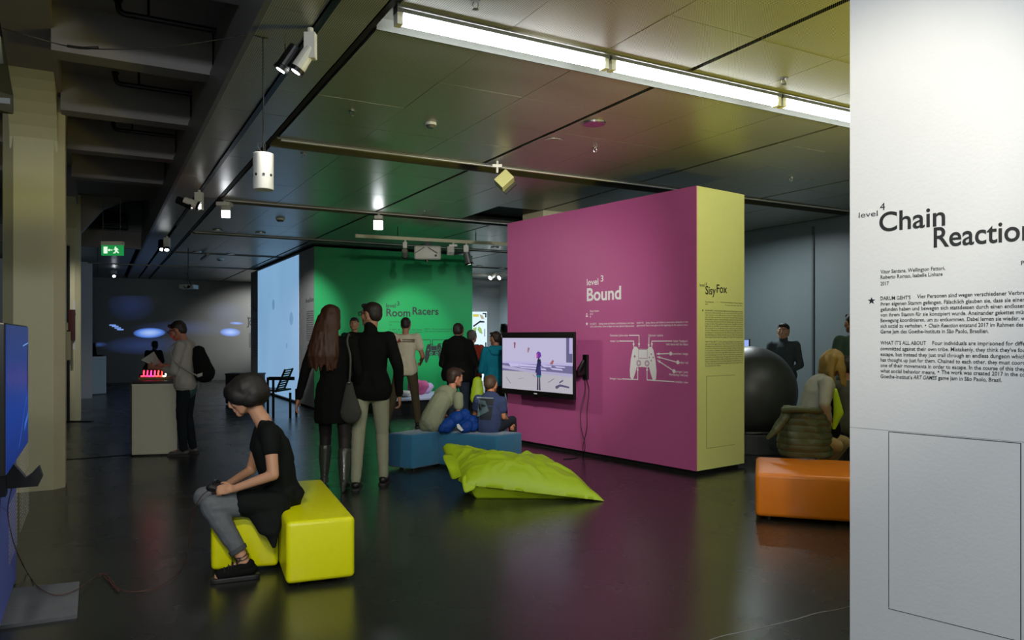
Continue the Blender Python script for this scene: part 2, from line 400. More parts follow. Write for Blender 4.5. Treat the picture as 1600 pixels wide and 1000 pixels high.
# ---------------------------------------------------------------- exhibition walls (free-standing boxes)
def partition(label, cat_, K, da, db, la, lb, ma, mb_, mback, h=3.02, foot=.05):
    """near corner K; face A along da (length la), face B along db (length lb)."""
    t = thing('exhibition_wall', label, cat_, (K.x, K.y, 0))
    e = .012
    c = K + da * la / 2 + db * lb / 2
    MB().obox((c.x, c.y, foot / 2), da * (la / 2 - .05), db * (lb / 2 - .05), UP * foot / 2).build('plinth_base', M_MATT, t)
    MB().obox(c + UP * ((foot + h) / 2), da * (la / 2 - e), db * (lb / 2 - e), UP * ((h - foot) / 2)).build('core', mback, t)
    pa = K + da * la / 2 + db * e / 2
    MB().obox(pa + UP * (foot + h) / 2, da * la / 2, db * e / 2, UP * ((h - foot) / 2)).build('wall_panel', ma, t)
    pb = K + db * (lb / 2 + e / 2) + da * e / 2
    MB().obox(pb + UP * (foot + h) / 2, da * e / 2, db * (lb / 2 - e / 2), UP * ((h - foot) / 2)).build('wall_panel', mb_, t)
    pc = K + da * (la - e / 2) + db * (lb / 2 + e / 2)
    MB().obox(pc + UP * (foot + h) / 2, da * e / 2, db * (lb / 2 - e / 2), UP * ((h - foot) / 2)).build('wall_panel', mback, t)
    return t
BA, BB = V((-.607, .795, 0)), V((.795, .607, 0))
K1 = V((1.915, 7.748, 0))
pink = partition('tall free-standing wall with a magenta front and pale yellow end', 'display wall', K1, BA, BB, 3.257, .824, M_PINK, M_YEL, M_GREY)
# white wall at the right: visible face runs from its far edge E towards the viewer's right
RA, RN = V((.687, -.727, 0)), V((-.727, -.687, 0))
E1 = V((1.505, 3.321, 0))
M_WHITE2 = mat('rolled_white_paint', 'DDE1E1', .55, bump=.22, bscale=70, vary=.02, dist=.004)
white = partition('tall white free-standing wall close by at the right edge with black lettering', 'display wall', E1, RA, -RN, 3.257, .824, M_WHITE2, M_YEL, M_WHITE2)

def hatch(parent, o, xd, nrm, x0, x1, z0, z1, m):
    """access panel: thin raised cover with a dark joint round it"""
    c = o + xd * (x0 + x1) / 2 + UP * (z0 + z1) / 2
    MB().obox(c + nrm * .0005, xd * ((x1 - x0) / 2 + .003), UP * ((z1 - z0) / 2 + .003), nrm * .0012).build('joint', M_MATT, parent)
    MB().obox(c + nrm * .0015, xd * ((x1 - x0) / 2), UP * ((z1 - z0) / 2), nrm * .0025).build('access_panel', m, parent)
hatch(white, E1, RA, RN, .167, .167 + .475, .285, 1.04, M_WHITE2)
MB().obox(E1 + RA * 1.6 + UP * 1.047 + RN * .0002, RA * 1.6, UP * .0008, RN * .0006).build('seam', mat('seam_grey', '8E9292', .6), white)
hatch(pink, K1, BB, -BA, .168, .65, .275, 1.03, M_YEL)

# lettering on the white wall
def RX(px, py):
    p = on_plane(px, py, E1, RN); return (p - E1).dot(RA), p.z
def line(px, py, body, size, px2=None, shear=0, bold=0, fn=RX, grow=0):
    x, z = fn(px, py)
    wd = None
    if px2 is not None: wd = fn(px2, py)[0] - x
    return (body, x, z, size, wd, shear, bold)
it = [line(1342, 340.5, 'level', .034, 1371.5), line(1375, 329, '4', .046, 1383), line(1374, 362, 'Chain', .117, 1477, bold=.014), line(1459, 386.5, 'Reaction', .117, None, bold=.014)]
x, z = RX(1459, 386.5); it[-1] = ('Reaction', x, z, .117, (RX(1590, 386)[0] - x) * 8 / 6.72, 0, .014)
text_o = link('lettering', text_mesh(it, E1, RA, RN, 6), M_INK, white)
S_ = .0225
def rl(py_left, body, px_right=None, shear=0, px=1376): return line(px, py_left, body, S_, px_right, shear, .012)
it = [rl(427.5, 'Vitor Santana, Wellington Fattori,', 1477), rl(436, 'Roberto Romao, Isabelle Linhare', 1473), rl(446, '2017', 1389), line(1595, 414, 'PC, Xbox, 1–4 Players', S_, None, 0, .012)]
it += [rl(469, "DARUM GEHT'S", 1423), rl(466, 'Vier Personen sind wegen verschiedener Verbre', 1602, px=1433)]
it += [rl(y, b, 1602) for y, b in ((477.5, 'ihren eigenen Stamm gefangen. Fälschlich glauben sie, dass sie einen'), (486, 'gefunden haben und bewegen sich stattdessen durch einen endlosen'),
       (494.7, 'von ihrem Stamm für sie konzipiert wurde. Aneinander gekettet müs'), (503.3, 'Bewegung koordinieren, um zu entkommen. Dabei lernen sie wieder, w'))]
it += [rl(512, 'sich sozial zu verhalten.', 1442), rl(511.3, '•', 1447.5, px=1445), rl(511.5, 'Chain Reaction', 1497, .25, 1451), rl(511, 'entstand 2017 im Rahmen des', 1599, px=1499), rl(520.7, 'Game Jam des Goethe-Instituts in São Paolo, Brasilien.', 1545)]
it += [rl(538.3, "WHAT IT'S ALL ABOUT", 1447), rl(538.8, 'Four individuals are imprisoned for diffe', 1602, px=1457)]
it += [rl(y, b, 1602) for y, b in ((547.2, 'committed against their own tribe. Mistakenly, they think they’ve fou'), (556, 'escape, but instead they just trail through an endless dungeon which'),
       (564.7, 'has thought up just for them. Chained to each other, they must coord'), (573.2, 'one of their movements in order to escape. In the course of this they'))]
it += [rl(581.8, 'what social behavior means.', 1462), rl(583.5, '•', 1468, px=1465), rl(584, 'The work was created 2017 in the co', 1602, px=1471), rl(590.5, 'Goethe-Institut’s', 1425.5), rl(592, 'ART GAMES', 1464, .25, 1427), rl(593, 'game jam in São Paolo, Brazil.', 1565.5, px=1466)]
link('lettering', text_mesh(it, E1, RA, RN, 2), M_INK, white)
def star(fn_o, xd, nrm, x, z, r):
    pts = []
    for i in range(10):
        a = math.pi / 2 + i * math.pi / 5; q = r if i % 2 == 0 else r * .42
        pts.append(fn_o + xd * (x + q * math.cos(a)) + UP * (z + q * math.sin(a)) + nrm * .0005)
    return MB().slab(pts, nrm * .001)
x, z = RX(1362, 470); star(E1, RA, RN, x, z, .0165).build('star_mark', M_INK, white)

# lettering on the magenta face; local x runs towards K1 (rightwards)
PO = K1 + BA * 3.257; PD = -BA; PN = -BB
def PX(px, py):
    p = on_plane(px, py, K1, PN); return (p - PO).dot(PD), p.z
def pl(px, py, body, size, px2, bold=.012): return line(px, py, body, size, px2, 0, bold, PX)
it = [pl(917, 446, 'level', .112, 935, .01), pl(938.5, 440, '3', .105, 942.8, .01), pl(917, 470, 'Bound', .215, 970.5, .024)]
link('lettering', text_mesh(it, PO, PD, PN, 5), M_WINK, pink)
it = [pl(922, 487.5, 'Plastic Studios', .030, 936), pl(922, 492, '2017', .030, 927), pl(922, 496.3, '1', .030, 923),
      pl(922, 507.5, "SO GEHT’S", .030, 932), pl(936, 507, 'Springe, tanze und klettere, um Hindernisse in der Spiel-', .030, 991), pl(922, 511.5, 'welt zu überwinden. Starte zu Beginn ein neues Spiel im Optionsmenü.', .030, 991),
      pl(995, 506, 'HOW TO', .030, 1005.5), pl(1009, 505.5, 'Jump, dance, and climb to overcome obstacles in the', .030, 1075), pl(995, 510, 'game world. Start a new game at the beginning via the options menu.', .030, 1075),
      pl(953.5, 525.5, 'Fotomodus / photo mode', .034, 981), pl(953.5, 534.3, 'rennen / run', .034, 967), pl(1013, 525.5, 'Optionen / options', .034, 1036),
      pl(1052, 534.5, 'halten: Tanzband /', .034, 1075), pl(1041, 539.3, 'hold: dance with the ribbon', .034, 1075), pl(1050, 554, 'ausweichen / dodge', .034, 1075),
      pl(1061.5, 568, 'rollen / roll', .034, 1075), pl(1055.5, 582, 'springen / jump', .034, 1075), pl(1045, 586.5, 'Wandsprung / wall jump', .034, 1075),
      pl(953, 592.5, 'bewegen / move', .034, 971), pl(1055, 598, 'umsehen / view', .034, 1075)]
link('lettering', text_mesh(it, PO, PD, PN, 2), M_WINK, pink)
def stroke(mb, pts, fn, o, xd, nrm, wd=.011):
    q = [fn(*p) for p in pts]
    for (x0, z0), (x1, z1) in zip(q, q[1:]):
        d = V((x1 - x0, z1 - z0)); n = V((-d.y, d.x)).normalized() * wd / 2; d = d.normalized() * wd * .3
        vs = [(x0 - d.x + n.x, z0 - d.y + n.y), (x1 + d.x + n.x, z1 + d.y + n.y), (x1 + d.x - n.x, z1 + d.y - n.y), (x0 - d.x - n.x, z0 - d.y - n.y)]
        mb.add([o + xd * a + UP * b + nrm * .0012 for a, b in vs], [(0, 1, 2, 3)])
    (x0, z0), (x1, z1) = q[-2], q[-1]; d = V((x1 - x0, z1 - z0)).normalized(); n = V((-d.y, d.x)); L = wd * 3.6
    mb.add([o + xd * a + UP * b + nrm * .0013 for a, b in ((x1, z1), (x1 - d.x * L + n.x * wd * 1.5, z1 - d.y * L + n.y * wd * 1.5), (x1 - d.x * L - n.x * wd * 1.5, z1 - d.y * L - n.y * wd * 1.5))], [(0, 1, 2)])
mb = MB()
for pts in ([(983, 524), (998.5, 524), (998.5, 542)], [(968, 533), (990, 533), (990, 542)], [(1014, 527), (1013.5, 543.5)], [(1050, 533), (1018.5, 533), (1018.5, 542)],
            [(1044.5, 552.5), (1026, 553)], [(1056, 565.5), (1027, 557.5)], [(1051, 578.5), (1027.5, 563)], [(972, 592), (996.5, 593), (996.5, 573.5)], [(1053.5, 596.5), (1011, 593.5), (1011, 573.5)]):
    stroke(mb, pts, PX, PO, PD, PN)
for c in ((1047.8, 552.5), (1059, 566), (1053, 580)):
    x, z = PX(*c); ring = []
    for i in range(12):
        a = i * math.pi / 6; ring.append((x + .022 * math.cos(a), z + .022 * math.sin(a)))
    mb.add([PO + PD * a + UP * b + PN * .0012 for a, b in ring], [tuple(range(12))])
mb.build('arrow_lines', M_WINK, pink)
def gamepad(parent, fn, o, xd, nrm, m, mline, cx, cy, s):
    """outline of a plain two-handled gamepad, s metres wide"""
    x0, z0 = fn(cx, cy)
    half = [(0, .30), (.17, .30), (.24, .36), (.33, .36), (.39, .27), (.46, 0.), (.50, -.30), (.485, -.50), (.43, -.575), (.36, -.54), (.29, -.38), (.23, -.20), (.12, -.21), (0, -.20)]
    pts = half + [(-a, b) for a, b in half[::-1][1:-1]]
    mb = MB(); mb.slab([o + xd * (x0 + a * s) + UP * (z0 + b * s) + nrm * .0005 for a, b in pts], nrm * .001); mb.build('gamepad_graphic', m, parent)
    d = MB()
    def disc(a, b, r, off, dd, n=14):
        dd.add([o + xd * (x0 + (a + r * math.cos(i * 2 * math.pi / n)) * s) + UP * (z0 + (b + r * math.sin(i * 2 * math.pi / n)) * s) + nrm * off for i in range(n)], [tuple(range(n))])
    def rng(a, b, r, rw):
        n = 18; vs = []
        for i in range(n):
            t = i * 2 * math.pi / n
            for q in (r, r - rw): vs.append(o + xd * (x0 + (a + q * math.cos(t)) * s) + UP * (z0 + (b + q * math.sin(t)) * s) + nrm * .002)
        d.add(vs, [(2 * i, 2 * i + 1, (2 * i + 3) % (2 * n), (2 * i + 2) % (2 * n)) for i in range(n)])
    for a in (-.155, .155): rng(a, -.10, .085, .02); rng(a, -.10, .055, .014)
    for a, b in ((.31, .16), (.31, -.02), (.24, .07), (.38, .07)): disc(a, b, .022, .002, d)
    for a, b, c, e in ((-.17, .285, .17, .27), (-.17, .05, .17, .035), (-.17, .285, -.16, .035), (.16, .285, .17, .035), (-.345, .10, -.275, .07), (-.325, .125, -.295, .045)):
        d.add([o + xd * (x0 + p * s) + UP * (z0 + q * s) + nrm * .002 for p, q in ((a, b), (c, b), (c, e), (a, e))], [(0, 1, 2, 3)])
    d.build('graphic_lines', mline, parent)
gamepad(pink, PX, PO, PD, PN, M_WINK, mat('line_mauve', 'B07A9C', .6), 1004.5, 562, .40)
x, z = PX(917, 493); mb = MB(); mb.ell(PO + PD * x + UP * (z + .018) + PN * .002, PD * .011, PN * .001, UP * .011, 8, 5); mb.obox(PO + PD * x + UP * (z - .008) + PN * .001, PD * .016, UP * .009, PN * .001); mb.build('person_mark', M_WINK, pink)
x, z = PX(917, 506); star(PO, PD, PN, x, z, .024).build('star_mark', M_WINK, pink)

# lettering on the pale yellow end
YN = -BA
def YX(px, py):
    p = on_plane(px, py, K1, YN); return (p - K1).dot(BB), p.z
def yl(px, py, body, size, px2, bold=.008): return line(px, py, body, size, px2, 0, bold, YX)
it = [yl(1093, 447.5, 'level', .048, 1100.5), yl(1102, 445.5, '3', .038, 1104.2), yl(1102, 459.5, 'Sisy', .125, 1118, .016), yl(1119.5, 457, 'Fox', .125, 1136, .016)]
link('lettering', text_mesh(it, K1, BB, YN, 4), M_INK, pink)
de = ['DARUM GEHT’S   In der griechischen Mythologie wird König Sisyphos zu ewiger', 'und nutzloser Arbeit verurteilt: Er muss einen Felsblock einen Berg hinauf-', 'rollen, der kurz vor dem Gipfel wieder ins Tal rollt. In diesem Spiel steuert',
      'man in die Rolle eines Fuchses, der nach dem Tode seiner Frau und seines', 'Kindes aufbricht und durch viele Landschaften wandert. Die Kugel dient als', 'eine Steuerung, auf die man sich mit beiden Händen stützt und die sich dreht,',
      'so lange, bis man an Höhe gewinnt und weiterkommt. Zusätzlich ist die Kugel', 'Regler einer mit einem Motor versehenen Maschine. Durch Kraft und Ausdauer', 'der mit seinem Körper bedienbaren Rolle entsteht ein neues Erlebnis,', 'das durch Widerstand und Gewicht der Kugel auch die Mitspieler fordert',
      'und bewegt. So wird das Spiel zur Herausforderung. Das Spiel wurde', 'für Ausstellungen des Themas entwickelt und vom Team der Hochschule', 'Vertretung des Spiels unter der Leitung des Projekts 2016 fertig gestellt.']
en = ['WHAT IT’S ALL ABOUT   In Greek mythology, King Sisyphus was punished by the', 'gods, over and over again he has to roll up a boulder up a steep slope, which always', 'rolls away from him shortly before he reaches the top. In this game the player takes', 'the role of a fox. They also roll a stone ball up a mountain. However, the ball stands',
      'not be viewed as a punishment; the fox lost his family and rolls the ball to find', 'his way through the world and in many different places he has to rest and wait', 'before the beginning of a new task. The ball is controlled by an external device', 'connected to a force feedback system. The game links motion, skill, stamina and',
      'patience and thus is suitable for using in physiotherapy and rehabilitation. It is an', 'example of gamification. The fox is on the foreground; the funding happens by', 'the way as the fox and expands for the game space in due support of the', 'Game expertise 2016, 148 p.m.']
it = [yl(1102, 472.5, 'Vincent Hundertmark', .021, 1115), yl(1102, 476.2, '2016', .021, 1105.8), yl(1126, 473.3, 'PC, Kommentarfunktion, Thomas Augustin', .021, 1160), yl(1133, 477.6, 'PC, exercise ball, motion, video motor', .021, 1160)]
it += [yl(1101.7, 486 + i * 3.47, b, .0215, 1160.5) for i, b in enumerate(de)]
it += [yl(1101.7, 535.2 + i * 3.42, b, .0215, 1160.5 if i < 11 else 1126) for i, b in enumerate(en)]
link('lettering', text_mesh(it, K1, BB, YN, 1), M_INK, pink)
x, z = YX(1098, 485); star(K1, BB, YN, x, z, .014).build('star_mark', M_INK, pink)

# green exhibition wall with a light blue projected side
GK = V(((491 - 800) / F * 14.8, 14.8, 0))
xr = on_plane(738, 420, GK, -D1); gl = (xr - GK).dot(D2)
green = partition('deep green free-standing wall with dark lettering behind the standing visitors', 'display wall', GK, D2, D1, gl, 7.0, M_GREEN, mat('strip_paint', 'A4A6A4', .55), M_GREY, h=3.24, foot=.04)
GN = -D1
def GX(px, py):
    p = on_plane(px, py, GK, GN); return (p - GK).dot(D2), p.z
def gl_(px, py, body, size, px2, bold=.01): return line(px, py, body, size, px2, 0, bold, GX)
it = [gl_(603, 480.5, 'level', .13, 618.3), gl_(620, 477.5, '3', .13, 624), gl_(603.5, 494, 'Room', .225, 641, .02), gl_(644.5, 491.3, 'Racers', .225, 685, .02)]
link('lettering', text_mesh(it, GK, D2, GN, 4), M_INK, green)
it = [gl_(608, 503.5, 'Lieven van Velthoven', .038, 624), gl_(608, 508.5, '2009', .038, 612), gl_(608, 516, 'SO GEHT’S   Mit den Controllern werden die Autos', .040, 660), gl_(608, 519.5, 'gesteuert. Alle Gegenstände werden zu Hindernissen', .040, 660), gl_(608, 523, 'und können verschoben werden.', .040, 648),
      gl_(663, 515, 'HOW TO   The cars are driven with controllers. All', .040, 712), gl_(663, 518.5, 'objects turn into obstacles and ramps for them.', .040, 712)]
link('lettering', text_mesh(it, GK, D2, GN, 1), M_INK, green)
gamepad(green, GX, GK, D2, GN, M_INK, mat('line_green', '2C9A5C', .6), 678, 549, .43)
mb = MB()
for pts in ([(660, 531), (672.5, 531), (672.5, 541)], [(700, 531), (675.5, 531), (675.5, 541)], [(702, 537), (684, 537.4)], [(702, 547), (686, 544.5)], [(702, 549), (687, 550)]): stroke(mb, pts, GX, GK, D2, GN, .014)
mb.build('arrow_lines', M_INK, green)
# projected light on the green wall's long side, put into a glowing slab
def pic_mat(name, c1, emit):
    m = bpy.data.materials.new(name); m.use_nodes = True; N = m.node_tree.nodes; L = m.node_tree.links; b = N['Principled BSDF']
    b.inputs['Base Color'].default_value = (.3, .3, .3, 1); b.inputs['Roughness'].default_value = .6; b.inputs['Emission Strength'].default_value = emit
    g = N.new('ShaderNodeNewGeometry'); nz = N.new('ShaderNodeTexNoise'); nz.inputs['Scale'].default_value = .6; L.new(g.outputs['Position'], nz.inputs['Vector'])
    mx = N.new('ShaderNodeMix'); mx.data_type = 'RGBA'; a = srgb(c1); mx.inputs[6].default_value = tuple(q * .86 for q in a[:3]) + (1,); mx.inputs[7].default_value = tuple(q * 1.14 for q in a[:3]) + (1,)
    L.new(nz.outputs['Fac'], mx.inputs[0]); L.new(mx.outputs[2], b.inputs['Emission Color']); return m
o = GK
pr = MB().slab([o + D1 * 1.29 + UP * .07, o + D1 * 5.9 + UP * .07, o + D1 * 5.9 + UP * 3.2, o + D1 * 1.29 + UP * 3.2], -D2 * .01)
scr = tag(pr.build('glowing_projection', pic_mat('blue_projection', '7FA9D0', .74)), 'large light blue projected picture beside the green wall', 'projection')
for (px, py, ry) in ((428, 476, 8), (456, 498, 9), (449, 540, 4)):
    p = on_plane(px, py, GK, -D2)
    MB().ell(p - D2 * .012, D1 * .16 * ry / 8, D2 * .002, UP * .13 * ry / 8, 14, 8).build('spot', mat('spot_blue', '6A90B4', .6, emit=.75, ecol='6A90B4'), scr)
it = []
def SX(px, py):
    p = on_plane(px, py, GK, -D2); return -(p - GK).dot(D1), p.z
def sl(px, py, b, s, px2, bold=.01): return line(px, py, b, s, px2, 0, bold, SX)
it = [sl(478, 473.5, 'Room', .13, 484, .02), sl(484.5, 471.5, 'Racers', .13, 490, .02)] + [sl(479, 488 + i * 3.4, 'Wer schon einmal mit Autos durch ein Zimmer gefahren ist', .045, 490) for i in range(14)]
it += [sl(396, 487, 'Time', .16, 402, .02)] + [sl(396, 500 + i * 4, 'Das Spiel ist aus und beginnt neu', .06, 403) for i in range(15)]
link('lettering', text_mesh(it, GK, -D1, -D2, 1), M_INK, green)
# wall text on the far wall
BN = -D1; BO = G(26.5, 0)
def BX(px, py):
    p = on_plane(px, py, BO, BN); return (p - BO).dot(D2), p.z
it = [line(386.5, 499, 'level', .17, 394, 0, .01, BX), line(386.5, 508, 'Jo', .36, 394, 0, .02, BX)] + [line(389, 522 + i * 2.6, 'Spiel am', .06, 394, 0, .01, BX) for i in range(9)]
link('lettering', text_mesh(it, BO, D2, BN, 2), M_INK, bpy.data.objects['wall_back'])
# projected light on the far wall as an emissive slab: dark blue, bright arcs
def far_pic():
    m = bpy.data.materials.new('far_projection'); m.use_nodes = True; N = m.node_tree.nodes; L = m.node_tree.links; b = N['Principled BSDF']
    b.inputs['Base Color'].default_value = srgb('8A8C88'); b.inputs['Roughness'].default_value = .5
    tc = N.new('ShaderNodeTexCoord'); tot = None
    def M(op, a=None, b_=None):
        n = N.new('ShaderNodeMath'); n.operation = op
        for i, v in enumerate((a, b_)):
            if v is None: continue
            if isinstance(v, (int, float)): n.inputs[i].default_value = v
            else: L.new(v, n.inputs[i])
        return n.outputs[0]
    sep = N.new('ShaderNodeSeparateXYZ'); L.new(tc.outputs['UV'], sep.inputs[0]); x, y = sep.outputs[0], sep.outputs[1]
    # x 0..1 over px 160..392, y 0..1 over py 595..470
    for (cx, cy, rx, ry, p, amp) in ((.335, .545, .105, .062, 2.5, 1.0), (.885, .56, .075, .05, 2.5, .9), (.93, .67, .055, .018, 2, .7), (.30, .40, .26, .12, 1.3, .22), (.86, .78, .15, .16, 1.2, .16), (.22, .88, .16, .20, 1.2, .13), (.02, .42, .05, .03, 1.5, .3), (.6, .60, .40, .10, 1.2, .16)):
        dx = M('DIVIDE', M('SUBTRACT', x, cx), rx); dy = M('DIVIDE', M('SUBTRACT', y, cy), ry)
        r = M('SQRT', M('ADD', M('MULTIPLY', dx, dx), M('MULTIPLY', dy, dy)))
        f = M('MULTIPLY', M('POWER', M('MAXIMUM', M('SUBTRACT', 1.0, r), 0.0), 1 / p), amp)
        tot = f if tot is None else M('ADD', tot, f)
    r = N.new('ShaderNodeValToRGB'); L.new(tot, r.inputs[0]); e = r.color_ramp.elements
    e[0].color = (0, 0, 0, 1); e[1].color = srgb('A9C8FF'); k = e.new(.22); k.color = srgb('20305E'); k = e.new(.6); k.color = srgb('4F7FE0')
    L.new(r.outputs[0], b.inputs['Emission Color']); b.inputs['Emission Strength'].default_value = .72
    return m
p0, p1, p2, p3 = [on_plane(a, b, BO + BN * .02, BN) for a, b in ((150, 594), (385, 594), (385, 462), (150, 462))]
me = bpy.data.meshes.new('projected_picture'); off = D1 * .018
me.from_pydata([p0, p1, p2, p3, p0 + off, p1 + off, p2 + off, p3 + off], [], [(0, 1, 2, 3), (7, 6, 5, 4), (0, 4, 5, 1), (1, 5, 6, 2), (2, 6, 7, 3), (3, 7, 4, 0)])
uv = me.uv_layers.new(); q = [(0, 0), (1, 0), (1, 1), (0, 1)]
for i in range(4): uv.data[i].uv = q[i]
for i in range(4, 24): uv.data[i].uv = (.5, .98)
tag(link('glowing_projection', me, far_pic()), 'dark blue moving picture with pale arcs projected on the far back wall', 'projection')
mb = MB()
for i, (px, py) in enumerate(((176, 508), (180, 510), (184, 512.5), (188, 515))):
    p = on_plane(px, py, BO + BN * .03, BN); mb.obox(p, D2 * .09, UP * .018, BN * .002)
mb.build('bright_bars', mat('bars_blue', '7FA5F0', .5, emit=.7), bpy.data.objects['glowing_projection.001'])
# ---------------------------------------------------------------- benches
def cushion_prism(name, poly, z0, z1, m, parent, bev=.028):
    mb = MB().prism(poly, z0, z1); o = mb.build(name, m, parent, bevel=bev, seg=4); return o
def leather(name, h, rough=.42): return mat(name, h, rough, bump=.18, bscale=160, vary=.04, dist=.002, coat=.15)
def tri(o):  # uneven upholstery
    pass
M_BY = leather('yellow_leatherette', 'DDE000', .38); M_BB = mat('blue_felt', '216C90', .85, bump=.3, bscale=300, vary=.05, dist=.002, sheen=.4); M_BO = leather('orange_leatherette', 'EE8410')
def xy(p): return (p.x, p.y)
P1, P2, C_ = FL(447, 921.5), FL(555, 908.5), FL(435, 892)
d_ = V((-.388, .922, 0)).normalized(); wdir = (P2 - P1).normalized()
yb = thing('bench', 'bright yellow upholstered bench the seated player sits on', 'bench', (P1.x, P1.y, 0))
poly = [xy(P1), xy(P2), xy(P2 + d_ * 1.27), xy(P1 + d_ * 1.27)]
cushion_prism('seat_block', poly, .025, .385, M_BY, yb)
L_ = FL(330, 899); lw = (L_ - C_).normalized()
b0 = P1 + d_ * .385
poly = [xy(L_), xy(b0 - wdir * .004), xy(b0 + d_ * .30 - wdir * .004), xy(L_ + d_ * .30)]
cushion_prism('seat_block', poly, .025, .385, M_BY, yb)
ft = MB()
for c in (P1 + d_ * .1 + wdir * .08, P2 + d_ * .1 - wdir * .08, P1 + d_ * 1.17 + wdir * .08, P2 + d_ * 1.17 - wdir * .08, L_ + d_ * .1 + wdir * .08, L_ + d_ * .22 + wdir * .1): MB().cyl(c, c + UP * .03, .022).build('foot', M_BLACK, yb)
# blue bench
A_, B_, C2 = FL(605, 733), FL(644.6, 737.5), FL(684, 730)
e1 = (C2 - B_).normalized(); e2 = V((-.2 + .83, -.36, 0)).normalized(); e2 = V((.873, -.487, 0))
D_ = C2 + e2 * .76; E_ = D_ + V((.235, .26, 0)).normalized() * .41
bb = thing('bench', 'blue felt bench the two seated boys sit on', 'bench', (C2.x, C2.y, 0))
no = V((.487, .873, 0)) * .41
cushion_prism('seat_block', [xy(A_), xy(B_), xy(C2 - e1 * .003), xy(C2 + e1 * .40 - e2 * .01), xy(A_ + e1 * .76)], .03, .395, M_BB, bb, .022)
cushion_prism('seat_block', [xy(C2 + e2 * .002), xy(D_), xy(E_), xy(C2 + no + e2 * .006)], .03, .395, M_BB, bb, .022)
for c in (A_ + e1 * .1 + e2 * .1, B_ + e1 * .08 - e2 * .06, D_ + no * .2 - e2 * .1, D_ + no * .8 - e2 * .05): MB().cyl(c, c + UP * .035, .022).build('foot', M_BLACK, bb)
MB().obox(D_ + no * .45 - e2 * .06 + UP * .397, e2 * .03, no.normalized() * .018, UP * .0015).build('tag', mat('paper_tag', 'B8C4C0', .6), bb)
# orange bench
O1, O2 = FL(1180, 813), FL(1328, 823); f1 = (O2 - O1).normalized(); f2 = V((-f1.y, f1.x, 0)); f2 = (f2 + f1 * .03).normalized()
ob = thing('bench', 'orange upholstered bench in front of the black ball', 'bench', (O1.x, O1.y, 0))
cushion_prism('seat_block', [xy(O1), xy(O1 + f1 * 1.25), xy(O1 + f1 * 1.25 + f2 * .86), xy(O1 + f2 * .86)], .03, .375, M_BO, ob, .035)
for c in (O1 + f1 * .1 + f2 * .1, O1 + f1 * 1.1 + f2 * .1, O1 + f1 * .1 + f2 * .75, O1 + f1 * 1.1 + f2 * .75): MB().cyl(c, c + UP * .035, .022).build('foot', M_BLACK, ob)

# ---------------------------------------------------------------- lime beanbag: a big flat cushion with pinched corners and folds
def beanbag():
    n = 110
    fl_, fr, br, bl = V((-.42, 6.60, 0)), V((.815, 6.55, 0)), V((.26, 7.90, 0)), V((-.66, 7.22, 0))
    vs = []; fs = []
    def pt(s, t, top):
        # rounded edges towards the front and back, sharp tip to the right
        base = (fl_ * (1 - s) + fr * s) * (1 - t) + (bl * (1 - s) + br * s) * t
        ex = 1 - abs(2 * s - 1) ** 3.2; ey = 1 - abs(2 * t - 1) ** 2.6
        bulge = max(ex, 0) ** .55 * max(ey, 0) ** .55
        h = .365 * bulge * (1 - .34 * s ** 1.5)
        dent = math.exp(-(((s - .50) / .14) ** 2 + ((t - .66) / .14) ** 2)); h -= .19 * dent * bulge
        # radial creases running into the dent, and long folds towards the tip
        a = math.atan2(t - .66, (s - .50) * 1.1); r = math.hypot(s - .50, t - .66)
        h += .026 * math.sin(a * 7 + 1.2 * math.sin(a * 3)) * math.exp(-((r - .17) / .12) ** 2) * bulge
        q = V((s * 3.1, t * 5.2, .3))
        rg = 1 - abs(noise.noise(q)) * 2.2; h += .045 * max(rg - .35, 0) * bulge
        q = V((s * 7 + t * 4, t * 9 - s * 5, 1.7)); h += .022 * max(1 - abs(noise.noise(q)) * 3, 0) * bulge
        # loose corner standing up at the left rear
        c = math.exp(-(((s) / .20) ** 2 + ((t - 1.0) / .30) ** 2))
        p = V(base)
        edge = .135 * (1 - s) + .006
        if top:
            p.z = edge + max(h, 0) * (1 - .30 * (1 - s))
            p.z += .006 * noise.noise(V((s * 14, t * 3, 5))) * (1 - s)
            p.z += .23 * c ; p.x -= .02 * c
        else:
            m_ = min(1, min(s, 1 - s, t, 1 - t) / .10); k_ = m_ ** .5
            cen = V((.05, 7.08, 0)); p = p + (cen - p) * (.13 * k_ * (1 - .4 * s))
            p.z = max(edge * (1 - min(1, m_ * 1.6)) + .02 * m_ * (noise.noise(V((s * 11, t * 11, 2))) if m_ < .6 else 0), 0)
            p.z += .20 * c * (1 - m_ * .5)
        return p
    for top in (1, 0):
        for j in range(n + 1):
            for i in range(n + 1): vs.append(pt(i / n, j / n, top))
    N1 = (n + 1) ** 2
    for j in range(n):
        for i in range(n):
            a = j * (n + 1) + i; fs.append((a, a + 1, a + n + 2, a + n + 1)); fs.append((N1 + a, N1 + a + n + 1, N1 + a + n + 2, N1 + a + 1))
    for i in range(n):
        for a, b in ((i, i + 1), (n * (n + 1) + i + 1, n * (n + 1) + i)): fs.append((b, a, N1 + a, N1 + b))
        a, b = i * (n + 1), (i + 1) * (n + 1); fs.append((a, b, N1 + b, N1 + a))
        a, b = a + n, b + n; fs.append((b, a, N1 + a, N1 + b))
    mb = MB().add(vs, fs); return mb
M_LIME = mat('lime_nylon', 'A9C81C', .5, bump=.25, bscale=6, vary=.05, dist=.03)
bg = link('beanbag', beanbag().mesh('beanbag', True), M_LIME); tag(bg, 'large creased lime green beanbag slumped on the floor', 'beanbag')
